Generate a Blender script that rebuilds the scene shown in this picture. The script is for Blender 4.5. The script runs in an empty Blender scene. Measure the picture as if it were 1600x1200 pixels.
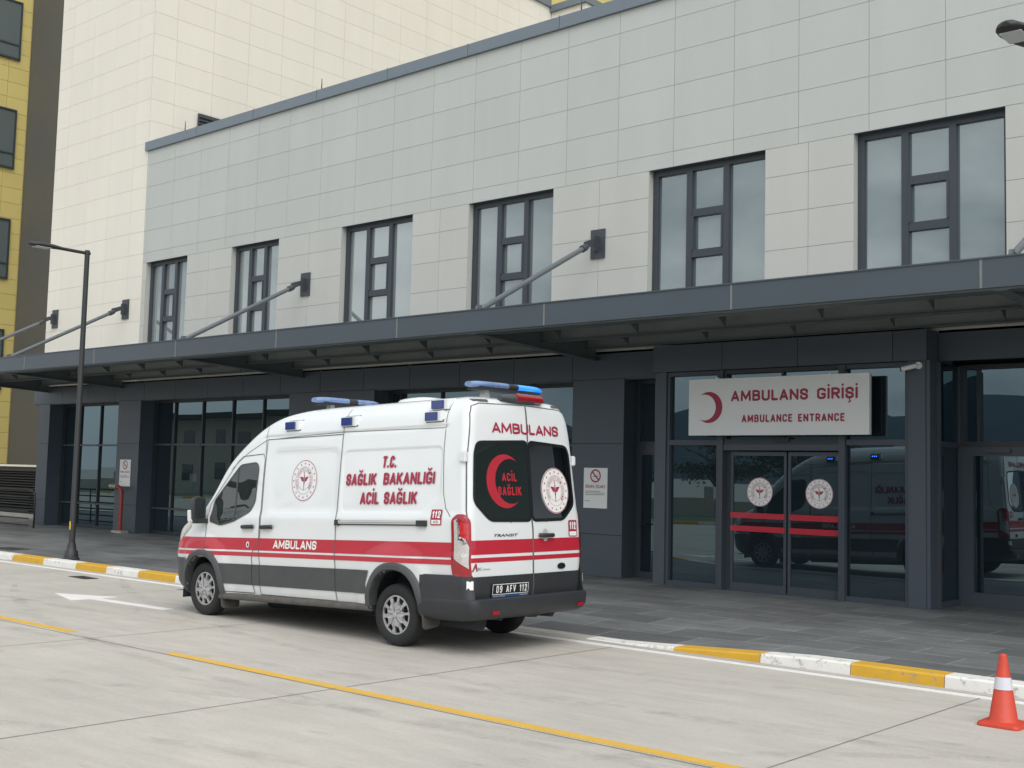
import bpy, bmesh, math, random
from mathutils import Vector, Matrix
R = math.radians
rnd = random.Random(7)
sc = bpy.context.scene
col = sc.collection

# ------------------------------------------------------------------ camera, sky, sun, exposure
H = 1.9655
yaw, pit, rol = R(-41.0736), R(4.5087), R(1.4093)
fw = Vector((math.sin(yaw)*math.cos(pit), math.cos(yaw)*math.cos(pit), math.sin(pit)))
rt = Vector((math.cos(yaw), -math.sin(yaw), 0)); up = rt.cross(fw)
r2 = rt*math.cos(rol) + up*math.sin(rol); u2 = -rt*math.sin(rol) + up*math.cos(rol)
cam = bpy.data.cameras.new('camera'); co = bpy.data.objects.new('camera', cam); col.objects.link(co)
m = Matrix.Identity(4)
for i in range(3):
    m[i][0] = r2[i]; m[i][1] = u2[i]; m[i][2] = -fw[i]
m[2][3] = H
co.matrix_world = m
cam.sensor_fit = 'HORIZONTAL'; cam.sensor_width = 36; cam.lens = 1839.5/1600*36
cam.clip_end = 6000; cam.clip_start = .05
sc.camera = co

SUN_EL, SUN_AZ = R(50), R(52)     # azimuth measured from -Y towards +X
w = bpy.data.worlds.new('World'); sc.world = w; w.use_nodes = True
nt = w.node_tree; nt.nodes.clear()
out = nt.nodes.new('ShaderNodeOutputWorld'); bg = nt.nodes.new('ShaderNodeBackground')
sky = nt.nodes.new('ShaderNodeTexSky'); sky.sky_type = 'NISHITA'; sky.sun_disc = False
sky.sun_elevation = SUN_EL; sky.sun_rotation = R(180) - SUN_AZ
sky.air_density = 1.0; sky.dust_density = 4.0; sky.ozone_density = 1.0
hsv = nt.nodes.new('ShaderNodeHueSaturation'); hsv.inputs['Saturation'].default_value = .22
tc = nt.nodes.new('ShaderNodeTexCoord'); mp = nt.nodes.new('ShaderNodeMapping'); mp.inputs['Scale'].default_value = (1, 1, 2.6); mp.inputs['Location'].default_value = (1.3, .4, 0)
nz = nt.nodes.new('ShaderNodeTexNoise'); nz.inputs['Scale'].default_value = 3.2; nz.inputs['Detail'].default_value = 7; nz.inputs['Roughness'].default_value = .55
cr = nt.nodes.new('ShaderNodeValToRGB'); cr.color_ramp.elements[0].position = .38; cr.color_ramp.elements[1].position = .62
cr.color_ramp.elements[0].color = (.55, .60, .67, 1); cr.color_ramp.elements[1].color = (1.3, 1.29, 1.27, 1)
mul = nt.nodes.new('ShaderNodeMixRGB'); mul.blend_type = 'MULTIPLY'; mul.inputs[0].default_value = 1
L = nt.links.new
L(tc.outputs['Generated'], mp.inputs['Vector']); L(mp.outputs[0], nz.inputs['Vector']); L(nz.outputs['Fac'], cr.inputs[0])
ov = nt.nodes.new('ShaderNodeMixRGB'); ov.inputs[0].default_value = .55; ov.inputs[2].default_value = (7.6, 7.9, 8.3, 1)   # cloud deck over the clear sky
L(sky.outputs[0], hsv.inputs['Color']); L(hsv.outputs[0], ov.inputs[1]); L(ov.outputs[0], mul.inputs[1]); L(cr.outputs[0], mul.inputs[2])
L(mul.outputs[0], bg.inputs['Color']); bg.inputs['Strength'].default_value = .12
L(bg.outputs[0], out.inputs['Surface'])
sun = bpy.data.lights.new('sun', 'SUN'); so = bpy.data.objects.new('sun', sun); col.objects.link(so)
sun.energy = 1.1; sun.angle = R(60); sun.color = (1, .95, .88)
d = Vector((math.cos(SUN_EL)*math.sin(SUN_AZ), -math.cos(SUN_EL)*math.cos(SUN_AZ), math.sin(SUN_EL)))
so.rotation_euler = d.to_track_quat('Z', 'Y').to_euler(); so.location = d*40
vs = sc.view_settings; vs.view_transform = 'Standard'; vs.look = 'None'; vs.exposure = 0.36; vs.gamma = 1; vs.use_curve_mapping = False

# ------------------------------------------------------------------ materials
def mat(name, c, rough=.6, metal=0, coat=0, var=.06, scale=3., bump=0, bscale=40., spec=.5, stretch=(1, 1, 1), island=0, emit=None, ior=None):
    M = bpy.data.materials.new(name); M.use_nodes = True
    n = M.node_tree.nodes; l = M.node_tree.links.new; b = n['Principled BSDF']
    b.inputs['Roughness'].default_value = rough; b.inputs['Metallic'].default_value = metal
    b.inputs['Coat Weight'].default_value = coat; b.inputs['Coat Roughness'].default_value = .04
    b.inputs['Specular IOR Level'].default_value = spec
    if ior: b.inputs['IOR'].default_value = ior
    t = n.new('ShaderNodeTexCoord'); mpn = n.new('ShaderNodeMapping'); mpn.inputs['Scale'].default_value = stretch
    l(t.outputs['Object'], mpn.inputs['Vector'])
    x = n.new('ShaderNodeTexNoise'); x.inputs['Scale'].default_value = scale; x.inputs['Detail'].default_value = 5; x.inputs['Roughness'].default_value = .6
    l(mpn.outputs[0], x.inputs['Vector'])
    r = n.new('ShaderNodeMapRange'); r.inputs['From Min'].default_value = .25; r.inputs['From Max'].default_value = .75
    r.inputs['To Min'].default_value = 1-var; r.inputs['To Max'].default_value = 1+var
    l(x.outputs['Fac'], r.inputs['Value'])
    v = n.new('ShaderNodeVectorMath'); v.operation = 'SCALE'; v.inputs[0].default_value = c[:3]
    last = r.outputs[0]
    if island:
        g = n.new('ShaderNodeNewGeometry'); r3 = n.new('ShaderNodeMapRange'); r3.inputs['To Min'].default_value = 1-island; r3.inputs['To Max'].default_value = 1+island
        l(g.outputs['Random Per Island'], r3.inputs['Value']); mm = n.new('ShaderNodeMath'); mm.operation = 'MULTIPLY'
        l(last, mm.inputs[0]); l(r3.outputs[0], mm.inputs[1]); last = mm.outputs[0]
    l(last, v.inputs['Scale']); l(v.outputs[0], b.inputs['Base Color'])
    if bump:
        x2 = n.new('ShaderNodeTexNoise'); x2.inputs['Scale'].default_value = bscale; x2.inputs['Detail'].default_value = 4
        l(mpn.outputs[0], x2.inputs['Vector'])
        bp = n.new('ShaderNodeBump'); bp.inputs['Strength'].default_value = bump; bp.inputs['Distance'].default_value = .02
        l(x2.outputs['Fac'], bp.inputs['Height']); l(bp.outputs[0], b.inputs['Normal'])
    if emit:
        b.inputs['Emission Color'].default_value = (*emit[:3], 1); b.inputs['Emission Strength'].default_value = emit[3]
    return M

def concrete():
    M = mat('concrete', (.475, .45, .40), .85, var=.05, scale=.6)
    n = M.node_tree.nodes; l = M.node_tree.links.new; b = n['Principled BSDF']
    src = b.inputs['Base Color'].links[0].from_socket
    t = n.new('ShaderNodeTexCoord')
    def noise(stretch, scale, detail, lo, hi, t0, t1, rot=0):
        mp_ = n.new('ShaderNodeMapping'); mp_.inputs['Scale'].default_value = stretch; mp_.inputs['Rotation'].default_value = (0, 0, rot)
        l(t.outputs['Object'], mp_.inputs['Vector'])
        x = n.new('ShaderNodeTexNoise'); x.inputs['Scale'].default_value = scale; x.inputs['Detail'].default_value = detail; x.inputs['Roughness'].default_value = .65
        l(mp_.outputs[0], x.inputs['Vector'])
        r = n.new('ShaderNodeMapRange'); r.inputs['From Min'].default_value = lo; r.inputs['From Max'].default_value = hi
        r.inputs['To Min'].default_value = t0; r.inputs['To Max'].default_value = t1
        l(x.outputs['Fac'], r.inputs['Value']); return r.outputs[0]
    facs = [noise((1, 5, 1), .9, 7, .3, .7, .90, 1.08, R(-35)),          # brushed streaks
            noise((1, 1, 1), 28, 6, .3, .7, .94, 1.06),                   # grain
            noise((1, 1, 1), .35, 5, .35, .65, .94, 1.05),                # large blotches
            noise((.7, 4, 1), 1.7, 4, .61, .72, 1, .84, R(-48)),          # scuffs
            noise((1, 1, 1), 60, 2, .70, .76, 1, .72),                    # specks
            noise((3, .6, 1), 1.1, 3, .64, .74, 1, .9, R(20))]
    for f in facs:
        s = n.new('ShaderNodeVectorMath'); s.operation = 'SCALE'; l(src, s.inputs[0]); l(f, s.inputs['Scale']); src = s.outputs[0]
    l(src, b.inputs['Base Color'])
    x2 = n.new('ShaderNodeTexNoise'); x2.inputs['Scale'].default_value = 45; x2.inputs['Detail'].default_value = 6; l(t.outputs['Object'], x2.inputs['Vector'])
    bp = n.new('ShaderNodeBump'); bp.inputs['Strength'].default_value = .35; bp.inputs['Distance'].default_value = .01
    l(x2.outputs['Fac'], bp.inputs['Height']); l(bp.outputs[0], b.inputs['Normal'])
    return M

def worn(name, c, under, amt=.5, scale=9, rough=.75):
    """paint that has worn through in patches to what lies under it"""
    M = mat(name, c, rough, var=.06, scale=4, bump=.15)
    n = M.node_tree.nodes; l = M.node_tree.links.new; b = n['Principled BSDF']
    src = b.inputs['Base Color'].links[0].from_socket
    t = n.new('ShaderNodeTexCoord'); x = n.new('ShaderNodeTexNoise'); x.inputs['Scale'].default_value = scale; x.inputs['Detail'].default_value = 9; x.inputs['Roughness'].default_value = .72
    l(t.outputs['Object'], x.inputs['Vector'])
    r = n.new('ShaderNodeMapRange'); r.inputs['From Min'].default_value = amt; r.inputs['From Max'].default_value = amt+.09
    l(x.outputs['Fac'], r.inputs['Value'])
    mx = n.new('ShaderNodeMixRGB'); l(r.outputs[0], mx.inputs[0]); l(src, mx.inputs[1]); mx.inputs[2].default_value = (*under, 1)
    l(mx.outputs[0], b.inputs['Base Color']); return M

def glass(name, c, refl, tint=(1, 1, 1)):
    """dark glazing: what lies behind the pane reads as one dark tone, the pane mirrors its surroundings"""
    M = bpy.data.materials.new(name); M.use_nodes = True
    n = M.node_tree.nodes; l = M.node_tree.links.new; n.clear()
    o = n.new('ShaderNodeOutputMaterial'); mx = n.new('ShaderNodeMixShader')
    df = n.new('ShaderNodeBsdfDiffuse'); df.inputs['Color'].default_value = (*c, 1)
    gl = n.new('ShaderNodeBsdfGlossy'); gl.inputs['Roughness'].default_value = .0; gl.inputs['Color'].default_value = (*tint, 1)
    lw = n.new('ShaderNodeFresnel'); lw.inputs['IOR'].default_value = 1.5
    ml = n.new('ShaderNodeMath'); ml.operation = 'MULTIPLY_ADD'; ml.inputs[1].default_value = 1.0; ml.inputs[2].default_value = refl; ml.use_clamp = True
    t = n.new('ShaderNodeTexCoord'); x = n.new('ShaderNodeTexNoise'); x.inputs['Scale'].default_value = .55; x.inputs['Detail'].default_value = 1
    l(t.outputs['Object'], x.inputs['Vector'])
    bp = n.new('ShaderNodeBump'); bp.inputs['Strength'].default_value = .12; bp.inputs['Distance'].default_value = .02
    l(x.outputs['Fac'], bp.inputs['Height']); l(bp.outputs[0], gl.inputs['Normal'])
    l(lw.outputs[0], ml.inputs[0]); l(ml.outputs[0], mx.inputs[0]); l(df.outputs[0], mx.inputs[1]); l(gl.outputs[0], mx.inputs[2]); l(mx.outputs[0], o.inputs['Surface'])
    return M

def pavers():
    M = mat('stone_pavers', (0.15, 0.158, 0.157), .62, var=.10, scale=1.3, spec=.4)
    n = M.node_tree.nodes; l = M.node_tree.links.new; b = n['Principled BSDF']
    src = b.inputs['Base Color'].links[0].from_socket
    t = n.new('ShaderNodeTexCoord'); br = n.new('ShaderNodeTexBrick')
    br.inputs['Scale'].default_value = 1; br.inputs['Brick Width'].default_value = 1.2; br.inputs['Row Height'].default_value = .6
    br.inputs['Mortar Size'].default_value = .010; br.inputs['Mortar Smooth'].default_value = .2; br.inputs['Bias'].default_value = 0
    br.inputs['Color1'].default_value = (.74, .74, .74, 1); br.inputs['Color2'].default_value = (1.18, 1.18, 1.18, 1); br.inputs['Mortar'].default_value = (1.75, 1.75, 1.75, 1)
    l(t.outputs['Object'], br.inputs['Vector'])
    mx = n.new('ShaderNodeMixRGB'); mx.blend_type = 'MULTIPLY'; mx.inputs[0].default_value = 1
    l(src, mx.inputs[1]); l(br.outputs['Color'], mx.inputs[2])
    src = mx.outputs[0]
    for (st, s_, lo, hi, a, c_, ro) in (((1, 4, 1), 1.6, .35, .7, .86, 1.16, R(-40)), ((1, 1, 1), 25, .3, .7, .9, 1.1, 0), ((1, 1, 1), .5, .35, .65, .84, 1.14, 0)):
        mp_ = n.new('ShaderNodeMapping'); mp_.inputs['Scale'].default_value = st; mp_.inputs['Rotation'].default_value = (0, 0, ro); l(t.outputs['Object'], mp_.inputs['Vector'])
        x = n.new('ShaderNodeTexNoise'); x.inputs['Scale'].default_value = s_; x.inputs['Detail'].default_value = 6; l(mp_.outputs[0], x.inputs['Vector'])
        r = n.new('ShaderNodeMapRange'); r.inputs['From Min'].default_value = lo; r.inputs['From Max'].default_value = hi; r.inputs['To Min'].default_value = a; r.inputs['To Max'].default_value = c_
        l(x.outputs['Fac'], r.inputs['Value'])
        s = n.new('ShaderNodeVectorMath'); s.operation = 'SCALE'; l(src, s.inputs[0]); l(r.outputs[0], s.inputs['Scale']); src = s.outputs[0]
    l(src, b.inputs['Base Color'])
    bp = n.new('ShaderNodeBump'); bp.inputs['Strength'].default_value = .3; bp.inputs['Distance'].default_value = .01
    x2 = n.new('ShaderNodeTexNoise'); x2.inputs['Scale'].default_value = 30; x2.inputs['Detail'].default_value = 6; l(t.outputs['Object'], x2.inputs['Vector'])
    l(x2.outputs['Fac'], bp.inputs['Height']); l(bp.outputs[0], b.inputs['Normal'])
    return M

m_conc = concrete(); m_pave = pavers()
m_grey = mat('grey_panel', (0.485, 0.505, 0.48), .55, var=.035, scale=1.6, island=.022, stretch=(1, 1, .10))
m_pier = mat('light_grey_panel', (0.505, 0.51, 0.475), .55, var=.035, scale=1.6, island=.022, stretch=(1, 1, .10))
m_cream = mat('cream_panel', (.78, .745, .655), .55, var=.028, scale=1.6, island=.018, stretch=(1, 1, .10))
m_seam = mat('panel_seam', (.34, .345, .335), .9)
m_seamc = mat('cream_seam', (.56, .52, .45), .9)
m_yel = mat('yellow_panel', (0.64, 0.53, 0.19), .5, var=.02, scale=1, island=.03)
m_seamy = mat('yellow_seam', (.22, .17, .07), .9)
m_brown = mat('dark_cladding', (.10, .10, .093), .6, var=.04)
m_ant = mat('anthracite_panel', (0.068, 0.087, 0.107), .42, var=.05, scale=1.5, island=.04)
m_antd = mat('anthracite_seam', (.025, .03, .035), .8)
m_frame = mat('window_frame_metal', (0.056, 0.07, 0.085), .4, var=.04)
m_wfr = mat('upper_frame_metal', (.040, .050, .062), .4, var=.04)
m_bump = mat('black_bumper', (.030, .033, .037), .45, var=.12, scale=5)
m_mul = mat('mullion_metal', (.030, .036, .042), .4, var=.04)
m_fascia = mat('fascia_sheet', (0.06, 0.08, 0.095), .38, var=.04, scale=.7)
m_fascj = mat('fascia_joint', (.19, .195, .19), .6)
m_cap = mat('parapet_sheet', (0.165, 0.2, 0.23), .4, var=.04)
m_steel = mat('painted_steel', (0.12, 0.14, 0.145), .5, var=.06)
m_deck = mat('deck_sheet', (0.2, 0.225, 0.225), .6, var=.06)
m_rod = mat('rod_steel', (0.12, 0.135, 0.145), .4, var=.05)
m_plate = mat('anchor_steel', (.05, .058, .068), .45)
m_gup = glass('upper_window_glass', (.095, .125, .125), .20, (.92, 1, .98))
m_pale = glass('pale_window_glass', (.21, .235, .235), .20, (.92, 1, .98)); m_pale2 = glass('half_pale_glass', (.15, .175, .175), .20, (.92, 1, .98))  # upper window glass with a paler base colour, palest in the left-hand windows
m_glow = glass('storefront_glass', (.014, .021, .026), .095, (.66, .90, 1))
m_white = mat('white_sign_sheet', (.82, .83, .80), .5, var=.02)
m_red = mat('sign_red', (.36, .025, .06), .5, var=.03)
m_darktxt = mat('sign_dark_print', (.12, .12, .13), .6)
m_black = mat('black_metal', (.03, .032, .033), .5, var=.06)
m_kw = worn('kerb_white_paint', (.74, .73, .69), (.40, .38, .34), .55)
m_ky = worn('kerb_yellow_paint', (.62, .36, .03), (.30, .27, .22), .585)
m_kc = mat('kerb_concrete', (.42, .40, .36), .85, var=.1)
m_rw = worn('road_white_paint', (.76, .75, .72), (.5, .48, .44), .62)
m_ry = worn('road_yellow_paint', (.66, .40, .06), (.46, .42, .34), .64)
m_joint = mat('joint_filler', (.22, .21, .19), .9, var=.25, scale=2)
m_van = mat('white_van_paint', (.78, .81, .81), .34, coat=1, var=.012, scale=1.5)
def dust(M):
    n = M.node_tree.nodes; l = M.node_tree.links.new; b = n['Principled BSDF']; src = b.inputs['Base Color'].links[0].from_socket
    t = n.new('ShaderNodeTexCoord'); sp = n.new('ShaderNodeSeparateXYZ'); l(t.outputs['Object'], sp.inputs[0])
    r = n.new('ShaderNodeMapRange'); r.inputs['From Min'].default_value = 1.0; r.inputs['From Max'].default_value = .3; r.inputs['To Min'].default_value = 0; r.inputs['To Max'].default_value = .34
    l(sp.outputs['Z'], r.inputs['Value'])
    x = n.new('ShaderNodeTexNoise'); x.inputs['Scale'].default_value = 5; x.inputs['Detail'].default_value = 8; x.inputs['Roughness'].default_value = .7; l(t.outputs['Object'], x.inputs['Vector'])
    k = n.new('ShaderNodeMath'); k.operation = 'MULTIPLY'; l(r.outputs[0], k.inputs[0]); l(x.outputs['Fac'], k.inputs[1])
    mx = n.new('ShaderNodeMixRGB'); l(k.outputs[0], mx.inputs[0]); l(src, mx.inputs[1]); mx.inputs[2].default_value = (.24, .22, .19, 1); l(mx.outputs[0], b.inputs['Base Color'])
    rr = n.new('ShaderNodeMath'); rr.operation = 'MULTIPLY_ADD'; l(k.outputs[0], rr.inputs[0]); rr.inputs[1].default_value = .6; rr.inputs[2].default_value = b.inputs['Roughness'].default_value; l(rr.outputs[0], b.inputs['Roughness'])
dust(m_van)
m_vred = mat('van_red_film', (.50, .022, .042), .35, coat=.5, var=.03)
m_vpl = mat('grey_plastic', (0.066, 0.07, 0.073), .5, var=.10, scale=4)
m_vsm = mat('van_seam', (.10, .105, .11), .7)
m_tyre = mat('tyre_rubber', (0.018, 0.021, 0.021), .8, var=.15, scale=6, bump=.2)
m_hub = mat('silver_hubcap', (.46, .46, .46), .38, metal=.35, var=.06)
m_hubd = mat('hubcap_gap', (.028, .028, .028), .7)
m_vgl = glass('van_window_glass', (.016, .024, .023), .05)
m_chrome = mat('rail_aluminium', (0.62, 0.62, 0.6), .3, metal=.25)
m_blue = mat('blue_lamp_lens', (.015, .035, .19), .15, coat=1, var=.15, scale=30)
m_bar = mat('blue_bar_lens', (.16, .26, .50), .15, coat=1, var=.3, scale=8)
m_barlit = mat('lit_blue_lens', (.05, .30, .80), .2, coat=1, var=.3, scale=25, emit=(.01, .22, .9, .8))

m_diode = mat('lit_diode', (.1, .3, .9), .3, emit=(.05, .2, 1, 14))
m_tail = mat('tail_lamp_red', (.34, .008, .018), .15, coat=1, var=.12, scale=14)
m_tailw = mat('tail_lamp_clear', (.55, .53, .51), .2, coat=1, var=.15, scale=20)
m_plate_b = mat('plate_black', (.012, .013, .015), .4)
m_pblue = mat('plate_blue', (.03, .10, .26), .4)
m_under = mat('underbody', (0.03, 0.034, 0.04), .9)
m_mud = mat('dusty_flap', (.095, .09, .08), .85, var=.25, scale=8)
m_orange = mat('cone_plastic', (0.57, 0.06, 0.03), .5, var=.08, scale=8)
m_coneband = mat('cone_band', (.66, .66, .72), .3, var=.06)
m_pipe = mat('red_pipe_paint', (.27, .035, .03), .45)
m_brass = mat('hydrant_brass', (.34, .33, .27), .45, metal=.5)
m_lampglass = mat('lamp_diffuser', (.55, .57, .58), .3)
m_stick = mat('yellow_sticker', (.72, .46, .03), .5)
m_conc2 = mat('plinth_concrete', (.33, .32, .29), .85, var=.1)
m_leaf = mat('foliage', (.05, .085, .03), .7, var=.35, scale=1.5, island=.4)
m_bark = mat('bark', (.10, .075, .055), .9, var=.2)
m_grass = mat('verge_grass', (.09, .13, .05), .9, var=.3)
m_hill = mat('hill_ground', (.06, .09, .115), .95, var=.12, scale=.01)
m_wallw = mat('garden_wall', (.52, .50, .46), .8, var=.05)
m_house = mat('house_render', (.50, .46, .40), .8, var=.06)
m_roof = mat('roof_sheet', (.05, .05, .05), .7)

# ------------------------------------------------------------------ helpers
def tag(o, label=None, cat=None, group=None, kind=None):
    if label: o['label'] = label
    if cat: o['category'] = cat
    if group: o['group'] = group
    if kind: o['kind'] = kind
    return o
def thing(name, label, cat, loc=(0, 0, 0), group=None):
    o = bpy.data.objects.new(name, None); col.objects.link(o); o.location = loc
    o.empty_display_size = .2
    return tag(o, label, cat, group)
def rootloc(p):
    v = Vector((0, 0, 0))
    while p is not None:
        v += p.location; p = p.parent
    return v
class MB:
    def __init__(s): s.v = []; s.f = []; s.mi = []
    def add(s, vs_, fs, mi=0):
        b = len(s.v); s.v += [tuple(v) for v in vs_]
        for f in fs: s.f.append([b+i for i in f]); s.mi.append(mi)
        return s
    def box(s, x0, x1, y0, y1, z0, z1, mi=0):
        v = [(x, y, z) for z in (z0, z1) for y in (y0, y1) for x in (x0, x1)]
        return s.add(v, [(0, 2, 3, 1), (4, 5, 7, 6), (0, 1, 5, 4), (2, 6, 7, 3), (0, 4, 6, 2), (1, 3, 7, 5)], mi)
    def tube(s, pts, r, n=10, mi=0, caps=True):
        pts = [Vector(p) for p in pts]; rs = r if isinstance(r, (list, tuple)) else [r]*len(pts)
        rings = []; b = len(s.v); a = None
        for i, p in enumerate(pts):
            t = (pts[min(i+1, len(pts)-1)]-pts[max(i-1, 0)]).normalized()
            if a is None: a = t.orthogonal().normalized()
            a = (a - t*a.dot(t)).normalized(); c = t.cross(a)
            for k in range(n):
                an = 2*math.pi*k/n; s.v.append(tuple(p+(a*math.cos(an)+c*math.sin(an))*rs[i]))
        for i in range(len(pts)-1):
            for k in range(n):
                s.f.append([b+i*n+k, b+i*n+(k+1) % n, b+(i+1)*n+(k+1) % n, b+(i+1)*n+k]); s.mi.append(mi)
        if caps:
            s.f.append([b+k for k in range(n)][::-1]); s.mi.append(mi)
            e = b+(len(pts)-1)*n; s.f.append([e+k for k in range(n)]); s.mi.append(mi)
        return s
    def prism(s, poly, fn, h0, h1, mi=0):
        """poly 2D (convex or mildly concave); fn(a,b,h) -> 3D"""
        n = len(poly); v = [fn(a, b, h0) for a, b in poly]+[fn(a, b, h1) for a, b in poly]
        return s.add(v, [list(range(n))[::-1], [n+i for i in range(n)]]+[[i, (i+1) % n, n+(i+1) % n, n+i] for i in range(n)], mi)
    def build(s, name, mats, parent=None, smooth=False, bevel=0, sharp=None, recalc=True):
        me = bpy.data.meshes.new(name); off = rootloc(parent)
        me.from_pydata([Vector(v)-off for v in s.v], [], s.f)
        if not isinstance(mats, (list, tuple)): mats = [mats]
        for x in mats: me.materials.append(x)
        for p, i in zip(me.polygons, s.mi): p.material_index = i
        bm = bmesh.new(); bm.from_mesh(me)
        if recalc: bmesh.ops.recalc_face_normals(bm, faces=bm.faces)
        if bevel:
            es = [e for e in bm.edges if e.is_manifold and len(e.link_faces) == 2 and e.calc_face_angle(0) > .5]
            bmesh.ops.bevel(bm, geom=es, offset=bevel, segments=2, affect='EDGES', clamp_overlap=True)
        bm.to_mesh(me); bm.free()
        if smooth:
            me.polygons.foreach_set('use_smooth', [True]*len(me.polygons))
            if sharp: me.set_sharp_from_angle(angle=R(sharp))
        o = bpy.data.objects.new(name, me); col.objects.link(o)
        if parent is not None: o.parent = parent
        return o
prn = random.Random(5)
def pane(x0, x1, z0, z1, y, m_, par, wob=.004):
    j = lambda: prn.uniform(-wob, wob)
    a, b, c = j(), j(), j()
    return MB().add([(x0, y+a, z0), (x1, y+b, z0), (x1, y+b+c-a, z1), (x0, y+c, z1)], [(0, 1, 2, 3)]).build('pane', m_, par, recalc=False)
def copy_tree(o, parent=None):
    c = o.copy(); col.objects.link(c)
    if parent is not None: c.parent = parent; c.matrix_parent_inverse = o.matrix_parent_inverse
    for ch in list(o.children): copy_tree(ch, c)
    return c

# -------- lettering: flat outlines of a text fitted into a box
def text2d(s, box, bold=0., shear=0., xs=None):
    """faces in 2D; box=(a0,a1,b0,b1): the caps-height text is stretched to it (dots and tails may stick out)"""
    cu = bpy.data.curves.new('t', 'FONT'); cu.body = s; cu.size = 1; cu.offset = bold; cu.shear = shear
    cu.resolution_u = 3
    o = bpy.data.objects.new('t', cu); col.objects.link(o)
    me = o.to_mesh(); vv = [(v.co.x, v.co.y) for v in me.vertices]; ff = [list(p.vertices) for p in me.polygons]
    o.to_mesh_clear()
    cu.body = 'H'; bpy.context.view_layer.update(); me = o.to_mesh(); hy = max(v.co.y for v in me.vertices); ly = min(v.co.y for v in me.vertices); o.to_mesh_clear()
    bpy.data.objects.remove(o); bpy.data.curves.remove(cu)
    x0 = min(v[0] for v in vv); x1 = max(v[0] for v in vv)
    a0, a1, b0, b1 = box
    return [[(a0+(vv[i][0]-x0)/(x1-x0)*(a1-a0), b0+(vv[i][1]-ly)/(hy-ly)*(b1-b0)) for i in f] for f in ff]
STROKES = {
 'A': (1.0, [[(0, 0), (.5, 1), (1, 0)], [(.2, .27), (.8, .27)]]), 'B': (.9, [[(0, 0), (0, 1), (.6, 1), (.95, .9), (.95, .62), (.6, .53), (0, .53)], [(.6, .53), (1, .42), (1, .1), (.6, 0), (0, 0)]]),
 'C': (.9, [[(1, .80), (1, .88), (.72, 1), (.28, 1), (0, .86), (0, .14), (.28, 0), (.72, 0), (1, .12), (1, .20)]]), 'E': (.75, [[(1, 1), (0, 1), (0, 0), (1, 0)], [(0, .52), (.85, .52)]]),
 'F': (.75, [[(1, 1), (0, 1), (0, 0)], [(0, .5), (.85, .5)]]), 'G': (.95, [[(1, .82), (1, .88), (.72, 1), (.28, 1), (0, .86), (0, .14), (.28, 0), (.72, 0), (1, .12), (1, .42), (.62, .42)]]),
 'I': (0, [[(0, 0), (0, 1)]]), 'K': (.92, [[(0, 0), (0, 1)], [(.95, 1), (0, .42)], [(.30, .60), (1, 0)]]), 'L': (.7, [[(0, 1), (0, 0), (1, 0)]]),
 'M': (1.3, [[(0, 0), (.04, 1), (.5, .18), (.96, 1), (1, 0)]]), 'N': (1.0, [[(0, 0), (0, 1), (1, 0), (1, 1)]]), 'R': (.9, [[(0, 0), (0, 1), (.65, 1), (1, .88), (1, .6), (.65, .47), (0, .47)], [(.5, .47), (1, 0)]]),
 'S': (.85, [[(1, .72), (1, .88), (.72, 1), (.28, 1), (0, .88), (0, .64), (.25, .54), (.75, .46), (1, .36), (1, .12), (.72, 0), (.28, 0), (0, .12), (0, .28)]]), 'T': (.9, [[(0, 1), (1, 1)], [(.5, 1), (.5, 0)]]),
 'U': (.95, [[(0, 1), (0, .16), (.28, 0), (.72, 0), (1, .16), (1, 1)]]), 'V': (1.0, [[(0, 1), (.5, 0), (1, 1)]]), 'Z': (.85, [[(0, 1), (1, 1), (0, 0), (1, 0)]]),
 '0': (.85, [[(0, .14), (0, .86), (.28, 1), (.72, 1), (1, .86), (1, .14), (.72, 0), (.28, 0), (0, .14)]]), '1': (.42, [[(0, .78), (.9, 1), (.9, 0)]]), '2': (.85, [[(0, .70), (0, .86), (.28, 1), (.72, 1), (1, .86), (1, .62), (0, 0), (1, 0)]]),
 '9': (.85, [[(1, .5), (.75, .42), (.28, .42), (0, .54), (0, .86), (.28, 1), (.72, 1), (1, .86), (1, .14), (.72, 0), (.28, 0), (0, .12)]]), '.': (0, [[(0, 0), (0, .01)]]), ' ': (.55, [])}
MARKS = {'Ğ': 'G', 'İ': 'I', 'Ş': 'S', 'Ç': 'C'}
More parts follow.
